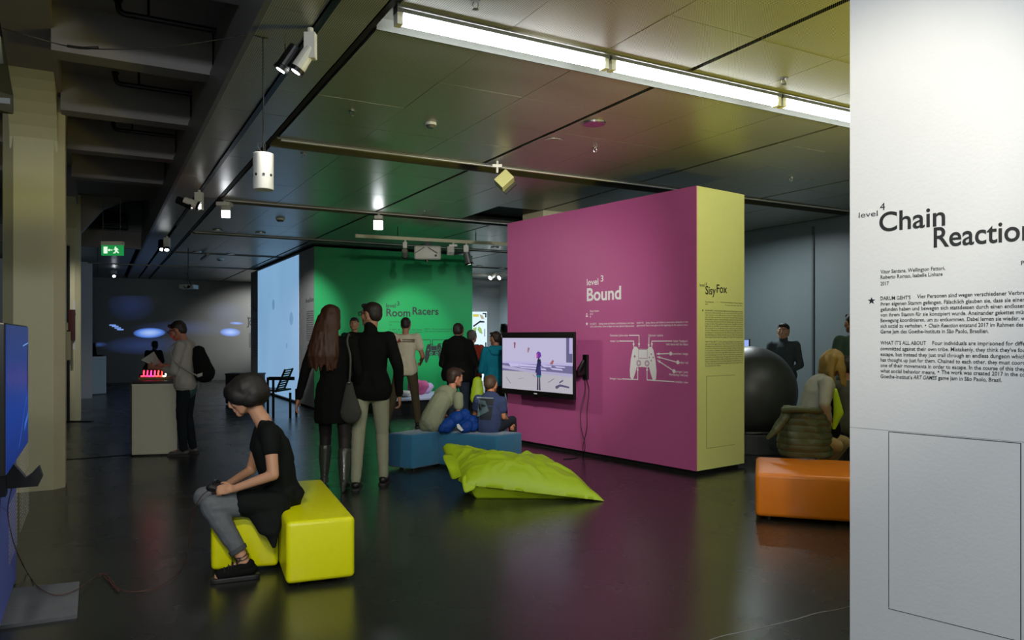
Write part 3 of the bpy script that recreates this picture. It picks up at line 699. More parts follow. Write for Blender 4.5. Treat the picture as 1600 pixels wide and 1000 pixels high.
# gathered cloth flaps of its left end and the long front seam
def flap(pts_rows, name, parent, m):
    vs = []; R = len(pts_rows); Cn = len(pts_rows[0]); fs = []
    for r in pts_rows: vs += [V(p) for p in r]
    for j in range(R - 1):
        for i in range(Cn - 1): a = j * Cn + i; fs.append((a, a + 1, a + Cn + 1, a + Cn))
    me = bpy.data.meshes.new(name); me.from_pydata(vs, [], fs); o = link(name, me, m, parent)
    s = o.modifiers.new('s', 'SUBSURF'); s.levels = s.render_levels = 2
    k = o.modifiers.new('t', 'SOLIDIFY'); k.thickness = .008
    me.polygons.foreach_set('use_smooth', [True] * len(me.polygons)); return o
flap([[P3(690, 711, 7.05), P3(703, 709, 7.05), P3(728, 718, 7.1), P3(752, 728, 7.15)],
      [P3(694, 722, 6.9), P3(712, 722, 6.95), P3(730, 728, 6.95), P3(750, 732, 7.0)],
      [P3(702, 735, 6.85), P3(716, 738, 6.8), P3(732, 736, 6.8), P3(748, 735, 6.9)],
      [P3(706, 752, 6.8), P3(714, 747, 6.75), P3(730, 741, 6.72), P3(746, 736, 6.8)]], 'flap', bg, M_LIME)
flap([[P3(752, 729, 6.82), P3(741, 737, 6.72), P3(722, 742, 6.66)], [P3(750, 745, 6.66), P3(738, 752, 6.62), P3(722, 754, 6.60)], [P3(742, 767, 6.58), P3(734, 766, 6.56), P3(725, 773, 6.54)]], 'flap', bg, M_LIME)

# ---------------------------------------------------------------- plinths
def plinth(label, p0, p1, depth, h, m, mtop, top=.03, dirb=D1):
    t = thing('plinth', label, 'plinth', (p0.x, p0.y, 0)); a = (p1 - p0); L = a.length; a.normalize(); b = dirb
    c = p0 + a * L / 2 + b * depth / 2
    MB().obox(c + UP * .01, a * (L / 2 - .02), b * (depth / 2 - .02), UP * .01).build('base', M_BLACK, t)
    MB().obox(c + UP * (h + .02) / 2, a * L / 2, b * depth / 2, UP * (h - .02) / 2).build('body', m, t, bevel=.003)
    MB().obox(c + UP * (h + top / 2), a * (L / 2 - .002), b * (depth / 2 - .002), UP * top / 2).build('top', mtop, t)
    return t, c
M_PL = painted('plinth_cream', 'C4C2A8', .55)
pa, pb = FL(206, 713.5), FL(277, 711)
pl1, pc1 = plinth('cream plinth with a black top carrying the glowing red lights', pa, pb, .5, .875, M_PL, M_BLACK, .035)
q0, q1 = FL(140, 617.5), FL(166, 616)
pl2, pc2 = plinth('small white plinth with a dark monitor on it by the far column', q0, q1, .5, .93, painted('plinth_white', 'AEBABA'), M_LAMP, .02)
MB().obox(q0 - D2 * .07 + D1 * .25 + UP * .46, D2 * .06, D1 * .25, UP * .44).build('side_panel', mat('brown_board', '6A6048', .7), pl2)
mn = thing('monitor', 'dark monitor standing on the small white plinth', 'monitor', (pc2.x, pc2.y, .95))
m0 = P3(143, 558, 18.9)
MB().slab([P3(134, 537, 18.95), P3(148, 536, 18.95), P3(152, 556, 18.95), P3(134, 557, 18.95)], D1 * .05).build('screen', M_BLACK, mn)
MB().cyl(V((m0.x, m0.y, .95)), V((m0.x, m0.y, 1.0)), .06, .03).build('foot', M_BLACK, mn)
MB().obox((m0.x + .2, m0.y, .97), V((.08, 0, 0)), V((0, .05, 0)), V((0, 0, .018))).build('mouse', M_BLACK, mn)
# wooden tray with curved glowing rods
ty = .913
tz = pc1 + UP * 0
trayY = 9.32
t = thing('light_board', 'wooden board with a row of glowing red curved lights', 'light board', (P3(243, 590, trayY).x, trayY, ty))
MB().box((P3(220, 0, trayY).x, trayY - .06, ty), (P3(263, 0, trayY).x, trayY + .12, ty + .035)).build('board', mat('board_wood', '9A7A4A', .6, bump=.3), t)
for i in range(7):
    px = 223.5 + i * 5.7; rd = ('FF3040', 'FF2850', 'FF2A70', 'FF3055', 'FF3A38', 'FF3028', 'F0FFE8')[i]
    mm = mat('red_glow_%s' % 'abcdefg'[i], rd, .5, emit=4.2)
    a = P3(px - 3.2, 587.6, trayY); b = P3(px + .6, 587.4, trayY); c = P3(px + 1.2, 583, trayY); d = P3(px + 1.6, 578.5, trayY)
    MB().tube([a, b, c, d], .0085, 8, 5).build('glowing_rod', mm, t)
    MB().cyl(d - UP * .002, d + UP * .02, .016, .012, 10).build('rod_cap', M_BLACK, t)
light('SPOT', P3(243, 584, trayY), P3(285, 545, trayY), 7, 'FF2030', .02, 100, .6)

# ---------------------------------------------------------------- television on the magenta wall
def tv(label, c, xd, nrm, wd, ht, mpic, parent_name='television', bez=.02, bot=.05, top=.05):
    t = thing(parent_name, label, 'television', tuple(c)); zz = UP
    MB().obox(c - nrm * .02, xd * wd / 2, zz * ht / 2, nrm * .02).build('housing', M_BLACK, t, bevel=.006)
    MB().obox(c - nrm * .07, xd * wd * .32, zz * ht * .3, nrm * .035).build('back_cover', M_BLACK, t)
    x0, x1, z0, z1 = -wd / 2 + bez, wd / 2 - bez, -ht / 2 + bot, ht / 2 - top
    me = bpy.data.meshes.new('screen'); o_ = c + nrm * .001
    pts = [o_ + xd * a + zz * b for a, b in ((x0, z0), (x1, z0), (x1, z1), (x0, z1))]; k = nrm * .002
    me.from_pydata([p + k for p in pts] + [p - k for p in pts], [], [(0, 1, 2, 3), (7, 6, 5, 4), (0, 4, 5, 1), (1, 5, 6, 2), (2, 6, 7, 3), (3, 7, 4, 0)])
    uv = me.uv_layers.new(); q = [(0, 0), (1, 0), (1, 1), (0, 1)]
    for i in range(4): uv.data[i].uv = q[i]
    s = link('screen', me, mpic, t)
    return t, s, (o_ + k, x0, x1, z0, z1)
TC = K1 + BA * 2.335 + PN * .25; TC.z = 1.100
def uvpic(name, build, emit=1.):
    m = bpy.data.materials.new(name); m.use_nodes = True; N = m.node_tree.nodes; L = m.node_tree.links; b = N['Principled BSDF']
    b.inputs['Base Color'].default_value = (.01, .01, .012, 1); b.inputs['Roughness'].default_value = .35; b.inputs['Specular IOR Level'].default_value = .15
    tc = N.new('ShaderNodeTexCoord'); sep = N.new('ShaderNodeSeparateXYZ'); L.new(tc.outputs['UV'], sep.inputs[0])
    o = build(N, L, sep.outputs[0], sep.outputs[1], tc); L.new(o, b.inputs['Emission Color']); b.inputs['Emission Strength'].default_value = emit
    return m
def ramp_y(N, L, y, stops, interp='CONSTANT'):
    r = N.new('ShaderNodeValToRGB'); r.color_ramp.interpolation = interp; L.new(y, r.inputs[0]); e = r.color_ramp.elements
    e[0].position = stops[0][0]; e[0].color = srgb(stops[0][1]); e[1].position = stops[1][0]; e[1].color = srgb(stops[1][1])
    for p, c in stops[2:]: k = e.new(p); k.color = srgb(c)
    return r.outputs[0]
tvm = uvpic('game_picture', lambda N, L, x, y, tc: ramp_y(N, L, y, [(0, 'C0BCC6'), (.35, '77719C'), (.50, 'C4BCEA'), (.54, 'C9C4E4')]), .68)
tv1, tvs, (so, sx0, sx1, sz0, sz1) = tv('flat screen on the magenta wall showing a grey game scene with a small figure', TC, PD, PN, 1.44, .815, tvm, bot=.07, top=.075)
def SC(a, b, k=0): return so + PD * (sx0 + (sx1 - sx0) * a) + UP * (sz0 + (sz1 - sz0) * b) + PN * (.0006 + k)
def scr_poly(name, pts, hexc, k=.0004, e=.68):
    mb = MB().slab([SC(a, b, k) for a, b in pts], PN * .0004); return mb.build(name, mat('screen_' + hexc, '050505', .3, emit=e, ecol=hexc), tvs)
scr_poly('picture_shape', [(0, .40), (.42, .34), (1, .30), (1, .36), (.45, .39), (0, .46)], 'B9B3D8', .0002)
for pts in ([(.10, .50), (.24, .50), (.27, .44), (.13, .44)], [(.24, .50), (.55, .485), (.60, .45), (.27, .455)], [(.24, .445), (.64, .43), (.66, .40), (.30, .42)], [(.58, .50), (.72, .49), (.73, .46), (.62, .46)], [(.76, .49), (.90, .48), (.91, .46), (.80, .46)], [(.70, .45), (.86, .44), (.88, .41), (.74, .42)]):
    scr_poly('picture_shape', pts, 'CFC8F4', .0006)
scr_poly('picture_shape', [(.92, .56), (1, .56), (1, 1), (.92, 1)], '6E6890', .0006); scr_poly('picture_shape', [(.96, .72), (1, .72), (1, 1), (.96, 1)], 'C4BCEA', .001)
scr_poly('picture_shape', [(.18, .92), (.21, .91), (.20, .80), (.185, .80)], '9A5878', .0006); scr_poly('picture_shape', [(.39, .82), (.42, .81), (.40, .72), (.385, .73)], 'A07890', .0006)
scr_poly('picture_shape', [(.70, .52), (.74, .60), (.76, .58), (.74, .51)], 'B06870', .0008)
for pts in ([(.25, .20), (.32, .225), (.32, .23), (.25, .205)], [(.06, .22), (.13, .10), (.132, .11), (.06, .23)], [(.68, .17), (.76, .25), (.76, .26), (.68, .18)], [(.78, .12), (.84, .16), (.96, .13), (.96, .10), (.84, .12), (.80, .07), (.78, .08)], [(.46, .30), (.50, .26), (.50, .27), (.46, .31)], [(.83, .20), (.88, .25), (.88, .22), (.83, .17)]):
    scr_poly('picture_shape', pts, '5E5878', .0006)
for pts, c in (([(.525, .02), (.545, .02), (.545, .30), (.53, .30)], '2A2440'), ([(.555, .02), (.575, .02), (.568, .30), (.555, .30)], '2A2440'), ([(.52, .26), (.578, .26), (.585, .30), (.515, .30)], '3AA0A8'),
               ([(.515, .29), (.585, .29), (.575, .46), (.585, .56), (.53, .57), (.52, .46)], '35386E'), ([(.53, .46), (.575, .46), (.578, .60), (.53, .60)], '2A2440'), ([(.54, .60), (.56, .60), (.56, .64), (.54, .64)], '2A2440'),
               ([(.52, .62), (.56, .62), (.585, .66), (.575, .73), (.54, .75), (.515, .71)], '6B3FA8'), ([(.515, .63), (.535, .63), (.54, .71), (.52, .70)], 'E050B0'), ([(.50, .34), (.52, .35), (.535, .50), (.525, .52)], '2A2440')):
    scr_poly('picture_figure', pts, c, .0014)
MB().obox(TC + PN * .002 - UP * (.815 / 2 - .035), PD * .03, UP * .006, PN * .002).build('logo', M_GRAPH, tv1)
MB().obox(TC - PN * .01 - UP * (.815 / 2 + .008), PD * .03, UP * .01, PN * .012).build('sensor', M_BLACK, tv1)
MB().obox(TC - PN * .175, PD * .18, UP * .16, PN * .075).build('wall_mount', M_DARKMETAL, tv1)

# controller holder on the magenta wall
x, z = PX(917, 590); hc = PO + PD * x; 
t = thing('controller_holder', 'black controller holder with hanging cables on the magenta wall', 'holder', tuple(hc + UP * z))
MB().obox(hc + PN * .02 + UP * (z + .13), PD * .038, PN * .02, UP * .15).build('back_plate', M_BLACK, t, bevel=.006)
MB().slab([hc + PD * -.015 + PN * a + UP * (z + b) for a, b in ((.03, .04), (.16, .03), (.17, .09), (.14, .11), (.12, .06), (.08, .10), (.04, .17))], PD * .03).build('hook', M_BLACK, t)
MB().cap(hc + PN * .10 + UP * (z + .10) - PD * .03, .028, hc + PN * .07 + UP * (z + .20) + PD * .01, .02).build('controller', mat('pad_plastic', '1A1B1C', .35), t, smooth=True)
h0 = hc + PN * .03
for dx, k in ((-.01, 0), (.02, 1)):
    e = FL(912 - k * 2, 700 + k * 3)
    w1, w2 = P3(907 + k * 10, 640, 8.9), P3(908 + k * 9, 668, 8.85)
    MB().tube([h0 + PD * dx + UP * (z - .01), P3(914 + k * 6, 610, 8.95), w1, w2, P3(914 - k * 3, 696, 8.75) , FL(910, 712.5, .008), FL(896, 716, .006), FL(880, 717, .006)], .005, 6, 6).build('cable', M_CABLE, t)

# television, holder and lettering on the left violet wall
LN = D2; LD = D1
tc_ = G(4.25, -.33, 1.19)
blue = uvpic('blue_game_picture', lambda N, L, x, y, tc: ramp_y(N, L, y, [(0, '0C2A78'), (.35, '103A98'), (.6, '1A3C8C'), (1, '24306E')], 'LINEAR'), .62)
tv2, s2, (bo, bx0, bx1, bz0, bz1) = tv('flat screen with a deep blue picture at the left edge', tc_, -LD * -1, LN, 1.12, .635, blue, bez=.008, bot=.008, top=.008)
def LP(a, b): return bo + LD * (bx0 + (bx1 - bx0) * a) + UP * (bz0 + (bz1 - bz0) * b) + LN * .0006
for pts, c in (([(.92, .45), (.96, .45), (.955, .86), (.925, .86)], '0A1E50'), ([(.97, .5), (.99, .5), (.988, .86), (.972, .86)], '0A1E50'), ([(.70, .84), (.99, .86), (.99, .87), (.70, .85)], '6FA0E8'), ([(.78, .14), (.98, .22), (.98, .27), (.80, .20)], '3A70D0'), ([(.5, .05), (.9, .4), (.9, .42), (.5, .07)], '2A58B8')):
    MB().slab([LP(a, b) for a, b in pts], LN * .0005).build('picture_shape', mat('screen_' + c, '050505', .3, emit=.6, ecol=c), s2)
MB().obox(tc_ - LN * .065, LD * .2, UP * .16, LN * .025).build('wall_mount', M_DARKMETAL, tv2)
wo = G(1.0, -.42)
def WX(px, py):
    p = on_plane(px, py, wo, D2); return (p - wo).dot(D1), p.z
it = []
for k in range(7): it.append(('Das Spiel geht weiter wenn', 4.55, .70 - k * .024, .026, .62, 0, .01))
for k in range(12): it.append(('Lose yourself in the deep sea and find a way', 4.50, .50 - k * .024, .026, .70, 0, .01))
for k in range(14): it.append(('Tauche in die tiefe See und finde', 3.85, .52 - k * .024, .026, .5, 0, .01))
it += [('level', 4.62, .86, .09, .3, 0, .01), ('Deep', 4.62, .76, .14, .5, 0, .02)]
link('lettering', text_mesh(it, wo, D1, D2, 1), M_WINK, wl)
t = thing('controller_holder', 'black wall bracket below the blue screen at the left edge', 'holder', tuple(G(4.3, -.42, .75)))
hb = G(4.42, -.42)
MB().obox(hb + D2 * .015 + UP * .80, D1 * .05, D2 * .015, UP * .13).build('back_plate', M_BLACK, t)
MB().slab([hb + D2 * a + UP * b for a, b in ((.02, .70), (.16, .70), (.18, .745), (.165, .80), (.13, .76), (.11, .745), (.03, .86))], D1 * .06).build('hook', M_BLACK, t)
# floor mat slab and cable
slabp = [FL(18, 924), FL(124.5, 913), FL(120.6, 966), FL(-25, 987)]
t = tag(MB().prism([xy(p) for p in slabp[::-1]], .0, .018).build('floor_plate', mat('grey_felt', '54585C', .9, bump=.4, bscale=60, vary=.2)), 'thin grey plate lying on the floor by the left screen', 'plate')
cab = [hb + D2 * .05 + UP * .70, P3(12, 800, 3.95), P3(22, 850, 4.0), FL(40, 890, .02), FL(62, 919, .028), FL(92, 930, .028), FL(124, 919, .026), FL(150, 900, .01), FL(165, 897, .012), FL(176, 915, .01), FL(186, 924, .012), FL(172, 903, .014), FL(160, 898, .01), FL(188, 921, .012), FL(220, 924, .01), FL(250, 916, .01), FL(276, 898, .01), FL(290, 875, .01), P3(294, 858, 4.7), P3(298, 820, 4.62), P3(306, 790, 4.58), P3(318, 772, 4.55), P3(330, 765, 4.5)]
tag(MB().tube(cab, .0024, 6, 6).build('cable', mat('copper_cable', '4E2A20', .5), smooth=True), 'thin reddish cable looping over the floor to the player', 'cable')

# ---------------------------------------------------------------- black ball on its base
bc = V(((1172 - 800) / F * 9.6, 9.6, 0)); br_ = 70.5 / F * 9.6; bz = EYE + (526 - 611.5) / F * 9.6
t = thing('giant_ball', 'huge dark grey ball on a low round base behind the orange bench', 'ball', tuple(bc))
MB().ell(bc + UP * bz, V((br_, 0, 0)), V((0, br_, 0)), V((0, 0, br_)), 64, 40).build('ball', mat('ball_rubber', '3A3D36', .42, bump=.08, bscale=200, vary=.08, dist=.002), t, smooth=True)
rt = br_ * .6
MB().cyl(bc, bc + UP * (bz - br_ * .86), .50, .50, 48).build('base', mat('ball_base', '2C302E', .5), t, bevel=.01)
MB().tube([bc + V((math.cos(a), math.sin(a), 0)) * .46 + UP * (bz - br_ * .83) for a in [i * math.pi / 12 for i in range(25)]], .03, 8, 3).build('bearing_ring', M_BLACK, t, smooth=True)
MB().obox(bc + V((.12, -.49, .10)), (.03, 0, 0), (0, .02, 0), (0, 0, .015)).build('switch', M_BLACK, t)
MB().tube([bc + UP * bz + V((math.sin(a) * .62, -math.cos(a) * .98 * math.cos(.75), math.cos(a) * .98 * math.sin(.75) * .8 - .0)) * br_ * 1.0 for a in [(-.9 + i * .1) for i in range(8)]], .0001, 4, 2).build('seam', M_BLACK, t)
# small lit monitor peeping over the ball, and a dark tall frame behind the yellow end
t = thing('monitor', 'bluish monitor just visible above the black ball beside the yellow wall end', 'monitor', tuple(P3(1160, 540, 10.6)))
MB().box(P3(1146, 543, 10.6), P3(1171, 530, 10.64)).build('housing', M_BLACK, t)
MB().box(P3(1148, 542, 10.59), P3(1169.5, 531, 10.6)).build('screen', mat('small_screen', '101418', .3, emit=.9, ecol='8FA6E8'), t)
a = P3(1158, 545, 10.6); MB().box(V((a.x - .02, 10.6, 0)), V((a.x + .02, 10.64, 1.3))).build('stand', M_BLACK, t)

# ---------------------------------------------------------------- chair by the projection
ch = thing('armchair', 'slender black metal armchair with a slatted back before the blue projection', 'chair', tuple(FL(440, 641)))
YC = 14.2
def cx(px, py, dy=0): return P3(px, py, YC + dy)
for a, b, c, r in ((418.5, 588.5, 636, -.25), (427, 589, 645, -.75), (453.5, 609, 643, -.75), (463, 606, 636, -.25)):
    X = (a - 800) / F * (YC + r); Y = YC + r
    MB().box(V((X - .018, Y - .018, 0)), V((X + .018, Y + .018, EYE - (b - 526) / F * YC))).build('leg', M_BLACK, ch)
zs = EYE - (606 - 526) / F * YC
MB().slab([V(((420 - 800) / F * YC, YC - .78, zs)), V(((455 - 800) / F * YC, YC - .78, zs - .02)), V(((461 - 800) / F * YC, YC - .24, zs - .02)), V(((420 - 800) / F * YC, YC - .24, zs))], UP * .03).build('seat', M_BLACK, ch)
za = EYE - (589 - 526) / F * YC
for dy in (-.76, -.25): MB().tube([V(((420 - 800) / F * (YC + dy), YC + dy, za)), V(((460 - 800) / F * (YC + dy), YC + dy, za))], .02, 6, 2).build('armrest', M_BLACK, ch)
for dy in (-.74, -.27):
    MB().tube([V(((450 - 800) / F * YC, YC + dy, zs - .03)), V(((464 - 800) / F * YC, YC + dy, .86))], .02, 6, 2).build('back_post', M_BLACK, ch)
for k in range(9):
    f = .12 + k / 9.5; X = ((450 + 14 * f - 800) / F * YC); Z = zs - .03 + (.86 - zs + .03) * f
    MB().box(V((X - .012, YC - .74, Z - .012)), V((X + .012, YC - .27, Z + .012))).build('slat', M_BLACK, ch)
c = FL(374, 632); 
t = thing('black_box', 'low black box by the far wall behind the player\'s head', 'box', tuple(c))
MB().box(V((c.x - .30, c.y, .02)), V((c.x + .42, c.y + .4, .63))).build('body', M_MATT, t, bevel=.01); MB().box(V((c.x - .31, c.y - .01, .63)), V((c.x + .43, c.y + .41, .66))).build('lid', M_MATT, t)

# ---------------------------------------------------------------- low lit platform at the green wall
pz = .38
g0, g1 = P3(596, 646, 12.9), P3(668, 640, 13.0)
t = thing('platform', 'low white table top in front of the green wall', 'platform', (g0.x, g0.y, 0))
zt = .30
base = GK + D2 * .9 - D1 * 1.9; 
pp = [base, base + D2 * 1.85, base + D2 * 1.85 + D1 * 1.6, base + D1 * 1.6]
MB().prism([xy(p) for p in pp], zt - .03, zt).build('table_top', mat('platform_white', 'C8CCE0', .5), t)
MB().prism([xy(p + (D1 * .1 if i < 2 else -D1 * .1)) for i, p in enumerate(pp)], 0, zt - .03).build('base', M_MATT, t)
def lump(name, c, r, h, mm, label, cat='toy', grp=None):
    b = MB()
    for k in range(5): b.ell(V(c) + V((random.uniform(-r, r) * .6, random.uniform(-r, r) * .4, h * (.4 + .12 * k))), (r * .6, 0, 0), (0, r * .5, 0), (0, 0, h * .45), 10, 8)
    o = link(name, remeshed(b, name, .02, 2, .01, 12), mm); return tag(o, label, cat, grp)
c = base + D2 * .95 + D1 * .9 + UP * zt
lump('soft_toy', c, .24, .24, mat('pink_plush', 'B8557F', .8), 'pink and white soft bundle on the low white platform')
lump('cloth_heap', base + D2 * .45 + D1 * .5 + UP * zt, .26, .10, mat('pale_cloth', 'D8D4C4', .8), 'pale crumpled heap at the near left of the white platform', 'cloth')
lump('cloth_heap', base + D2 * 1.45 + D1 * .8 + UP * zt, .16, .09, mat('green_cloth', 'A8C8B0', .8), 'pale green crumpled piece at the right of the white platform', 'cloth')
lump('cloth_heap', base + D2 * 1.2 + D1 * 1.1 + UP * zt, .14, .18, mat('lilac_cloth', 'C8A8C8', .8), 'small lilac bundle behind the white T-shirt man\'s leg', 'cloth')
light('SPOT', G(12.5, 6.2, 3.2), base + D2 * .9 + D1 * .7, 70, 'D8DCFF', .05, 28, .3)

# bright map screen in the rear room
rn = -D1; ro = G(21.9, 8.6)
q = [on_plane(a, b, ro + rn * .03, rn) for a, b in ((733, 600), (761, 600), (761, 487), (733, 487))]
t = thing('map_screen', 'bright screen with a green and black map picture in the rear room', 'screen', tuple(q[0]))
MB().slab([p + rn * 0 for p in q], D1 * .05).build('housing', M_LAMP, t)
me = bpy.data.meshes.new('screen'); me.from_pydata([p + rn * .004 for p in q], [], [(0, 1, 2, 3)])
s3 = link('screen', me, mat('map_white', '101010', .4, emit=1.0, ecol='CDE3EC'), t)
def RQ(px, py): return on_plane(px, py, ro + rn * .036, rn)
def rq(pts, c, name='picture_shape'): MB().slab([RQ(*p) for p in pts], rn * .003).build(name, mat('screen_' + c, '050505', .4, emit=.8, ecol=c), s3)
for pts in ([(754, 489), (760, 489), (760, 496), (758, 496), (758, 491), (754, 491)], [(739, 509), (750, 501), (757, 502), (757, 504), (750, 504), (740, 511)], [(757, 514), (758, 514), (758, 526), (757, 526)], [(758, 535), (760, 535), (760, 549), (758, 549)], [(739, 538), (748, 538), (748, 540), (739, 540)], [(755, 560), (759, 560), (759, 562), (755, 562)]): rq(pts, '101820')
for pts in ([(739, 513), (745, 511), (743, 520), (740, 523)], [(748, 510), (752, 513), (754, 522), (749, 520), (746, 515)]): rq(pts, '9CC070')
rq([(739, 491), (748, 491), (748, 495), (739, 495)], 'D8CC60'); rq([(749, 491), (754, 493), (757, 499), (752, 498)], 'B8A890')

# ---------------------------------------------------------------- exit sign
es = P3(174.5, 391, 11.0)
t = thing('exit_sign', 'hanging green escape route sign with a white running figure', 'sign', tuple(es))
hw = 16.3 / F * 11; hh = 8 / F * 11
MB().box(es + V((-hw, 0, -hh)), es + V((hw, .05, hh))).build('sign_panel', mat('exit_green', '0A6A30', .4, emit=.55, ecol='22A050'), t)
MB().box(es + V((-hw, -.01, hh)), es + V((hw, .07, hh + .055))).build('lamp_housing', M_LAMP, t)
def ES(px, py): return V(((px - 174.5) / F * 11, -.004, (391 - py) / F * 11)) + es
m = MB()
for pts in ([(162, 385.5), (168, 385.5), (168, 396), (162, 396)], [(169.5, 390), (176, 390), (176, 391.3), (169.5, 391.3)], [(171, 388.5), (169.3, 390.7), (171, 392.8)],
            [(179.5, 388), (183, 387.5), (185.5, 390.5), (184.6, 391), (182.5, 389.4), (183.5, 392), (186, 394.8), (185, 396), (181.5, 393), (180.5, 395.5), (177, 396.2), (177, 395), (179.5, 394), (180.5, 389.5), (178.5, 391), (177.8, 390)]):
    m.slab([ES(*p) for p in pts], V((0, .003, 0)))
m.ell(ES(180.5, 386.6), (.012, 0, 0), (0, .003, 0), (0, 0, .012), 10, 6); m.build('escape_symbol', mat('sign_white', 'E8FFE8', .5, emit=.75, ecol='E8FFE8'), t)
for px in (161, 188): p = P3(px, 383, 11.02); MB().cyl(p + UP * .04, V((p.x, p.y, 3.58)), .004, n=6).build('wire', M_DARKMETAL, t)

# ---------------------------------------------------------------- fluorescent tubes
def tube_light(v0, v1, u, label, glow=M_TUBE):
    t = thing('fluorescent_lamp', label, 'lamp', tuple(G(u, (v0 + v1) / 2, H)), 'fluorescent lamps in the ceiling slot')
    MB().gbox(u - .035, u + .035, v0 + .01, v1 - .01, H + .012, H + .058).build('fitting', M_SLOT, t)
    MB().cyl(G(u, v0 + .05, H - .02), G(u, v1 - .05, H - .02), .034, n=14).build('tube', glow, t, smooth=True)  # tube thickened to stand in for its bloom
    for v in (v0 + .03, v1 - .03): MB().gbox(u - .03, u + .03, v - .018, v + .018, H - .055, H + .02).build('lamp_holder', M_LAMP, t)
TU = 4.08
names = ['left end lamp of the glowing white line in the ceiling slot', 'second glowing white lamp in the ceiling slot, in the middle', 'third glowing lamp in the ceiling slot, reaching the white wall', 'glowing lamp continuing the slot behind the white wall']
vs_ = [1.49, 3.01, 4.66, 6.2, 7.7]
for i in range(4): tube_light(vs_[i], vs_[i + 1], TU, names[i])

# ---------------------------------------------------------------- spotlights and other ceiling fixtures
def spot(label, top, head, target, r=.035, ln=.16, lit=True, power=0, colr='FFF6E8', ang=45, body=(.028, .11), mhead=None, square=False, name='track_spotlight', double=False):
    """top: where it meets the track; head: middle of the lamp head"""
    t = thing(name, label, 'spotlight', tuple(top)); top, head = V(top), V(head); mh = mhead or M_LAMP
    d = (V(target) - head).normalized()
    MB().cyl(top, top - UP * .03, .018, n=10).build('track_adapter', M_LAMP, t)
    bt = top - UP * .03; bw, bh = body
    MB().obox(bt - UP * bh / 2, V((bw, 0, 0)), V((0, bw * .8, 0)), UP * bh / 2).build('gear_box', M_LAMP, t, bevel=.004)
    MB().tube([bt - UP * bh * .8, (bt - UP * bh + head) / 2 + V((.0, .0, 0)), head], .011, 6, 3).build('arm', M_LAMP, t)
    heads = [head] if not double else [head, head - V((.09, 0, -.01))]
    for k, h in enumerate(heads):
        if square:
            s = V((0, 0, 1)); x = d.cross(s).normalized() * r; y = x.normalized().cross(d) * r
            MB().obox(h, x, y, d * ln / 2).build('lamp_head', mh, t, bevel=.004)
            MB().obox(h + d * (ln / 2 + .001), x * .85, y * .85, d * .003).build('lens', M_GLOW if lit else M_BLACK, t)
        else:
            mm = mh if k == 0 else M_BLACK
            MB().cyl(h - d * ln / 2, h + d * ln * .35, r * .85, r, 18).build('lamp_head', mm, t, bevel=.004)
            MB().cyl(h + d * ln * .35, h + d * ln / 2, r * 1.06, r * 1.12, 18).build('front_ring', M_BLACK, t)
            MB().cyl(h + d * (ln / 2), h + d * (ln / 2 + .002), r * .62, n=14).build('lens', M_GLOW if lit else M_BLACK, t)
    if power: light('SPOT', head + d * (ln / 2 + .02), target, power, colr, .03, ang, .7)
    return t
def TR(px, py): return CE(px, py, H - .01)
a = TR(485, 44); spot('large white twin spotlight hanging from the track nearest the viewer', a, P3(474, 94, a.y), V((-2.6, 4.3, .9)), r=.043, ln=.17, power=60, ang=52, body=(.034, .155), double=True)
a = TR(311, 297); spot('second twin spotlight on the same track, further back', a, P3(300, 318, a.y - .05), V((.2, 9.9, 1.5)), r=.055, ln=.2, power=150, ang=50, body=(.045, .22), double=True)
a = TR(261, 369); spot('furthest white spotlight on the long track near the exit sign', a, P3(260, 384, a.y), P3(300, 900, a.y - 3), r=.06, ln=.2, body=(.05, .2), double=True)
a = TR(351, 313); spot('white spotlight with a bright tilted head at the start of the second track', a, P3(353, 331, a.y), P3(345, 480, a.y - 2), r=.06, ln=.15, body=(.09, .05), square=True)
a = TR(592, 334); spot('spotlight with a bright square face hanging in the middle of the hall', a, P3(591, 351, a.y), P3(589, 480, a.y - 4), r=.075, ln=.08, body=(.06, .05), square=True)
a = TR(178, 421); spot('small far spotlight below the exit sign', a, P3(178, 429, a.y), P3(200, 600, a.y - 4), r=.06, ln=.2, body=(.06, .1))
# floodlight with square housing seen from behind
a = CE(777, 252); t = thing('floodlight', 'square yellowish floodlight hanging from the slot left of the magenta wall', 'spotlight', tuple(a)); hd = P3(788, 282, a.y)
d = (V((2.4, 6.7, .2)) - hd).normalized()
ax = V((.72, .1, .69)).normalized(); ay = V((-.68, .2, .70)).normalized(); az = ax.cross(ay)
MB().obox(hd, ax * .085, ay * .065, az * .06).build('housing', mat('flood_housing', 'B8B878', .5), t, bevel=.005)
MB().obox(hd - ay * .02 - az * .064 , ax * .08, ay * .08, az * .012).build('reflector', mat('flood_dark', '2A2C18', .6), t)
MB().cyl(a, V((a.x, a.y, hd.z + .08)), .012, n=8).build('stem', M_LAMP, t); MB().obox(a - UP * .05, V((.05, 0, 0)), V((0, .02, 0)), V((0, 0, .015))).build('bracket', M_LAMP, t)
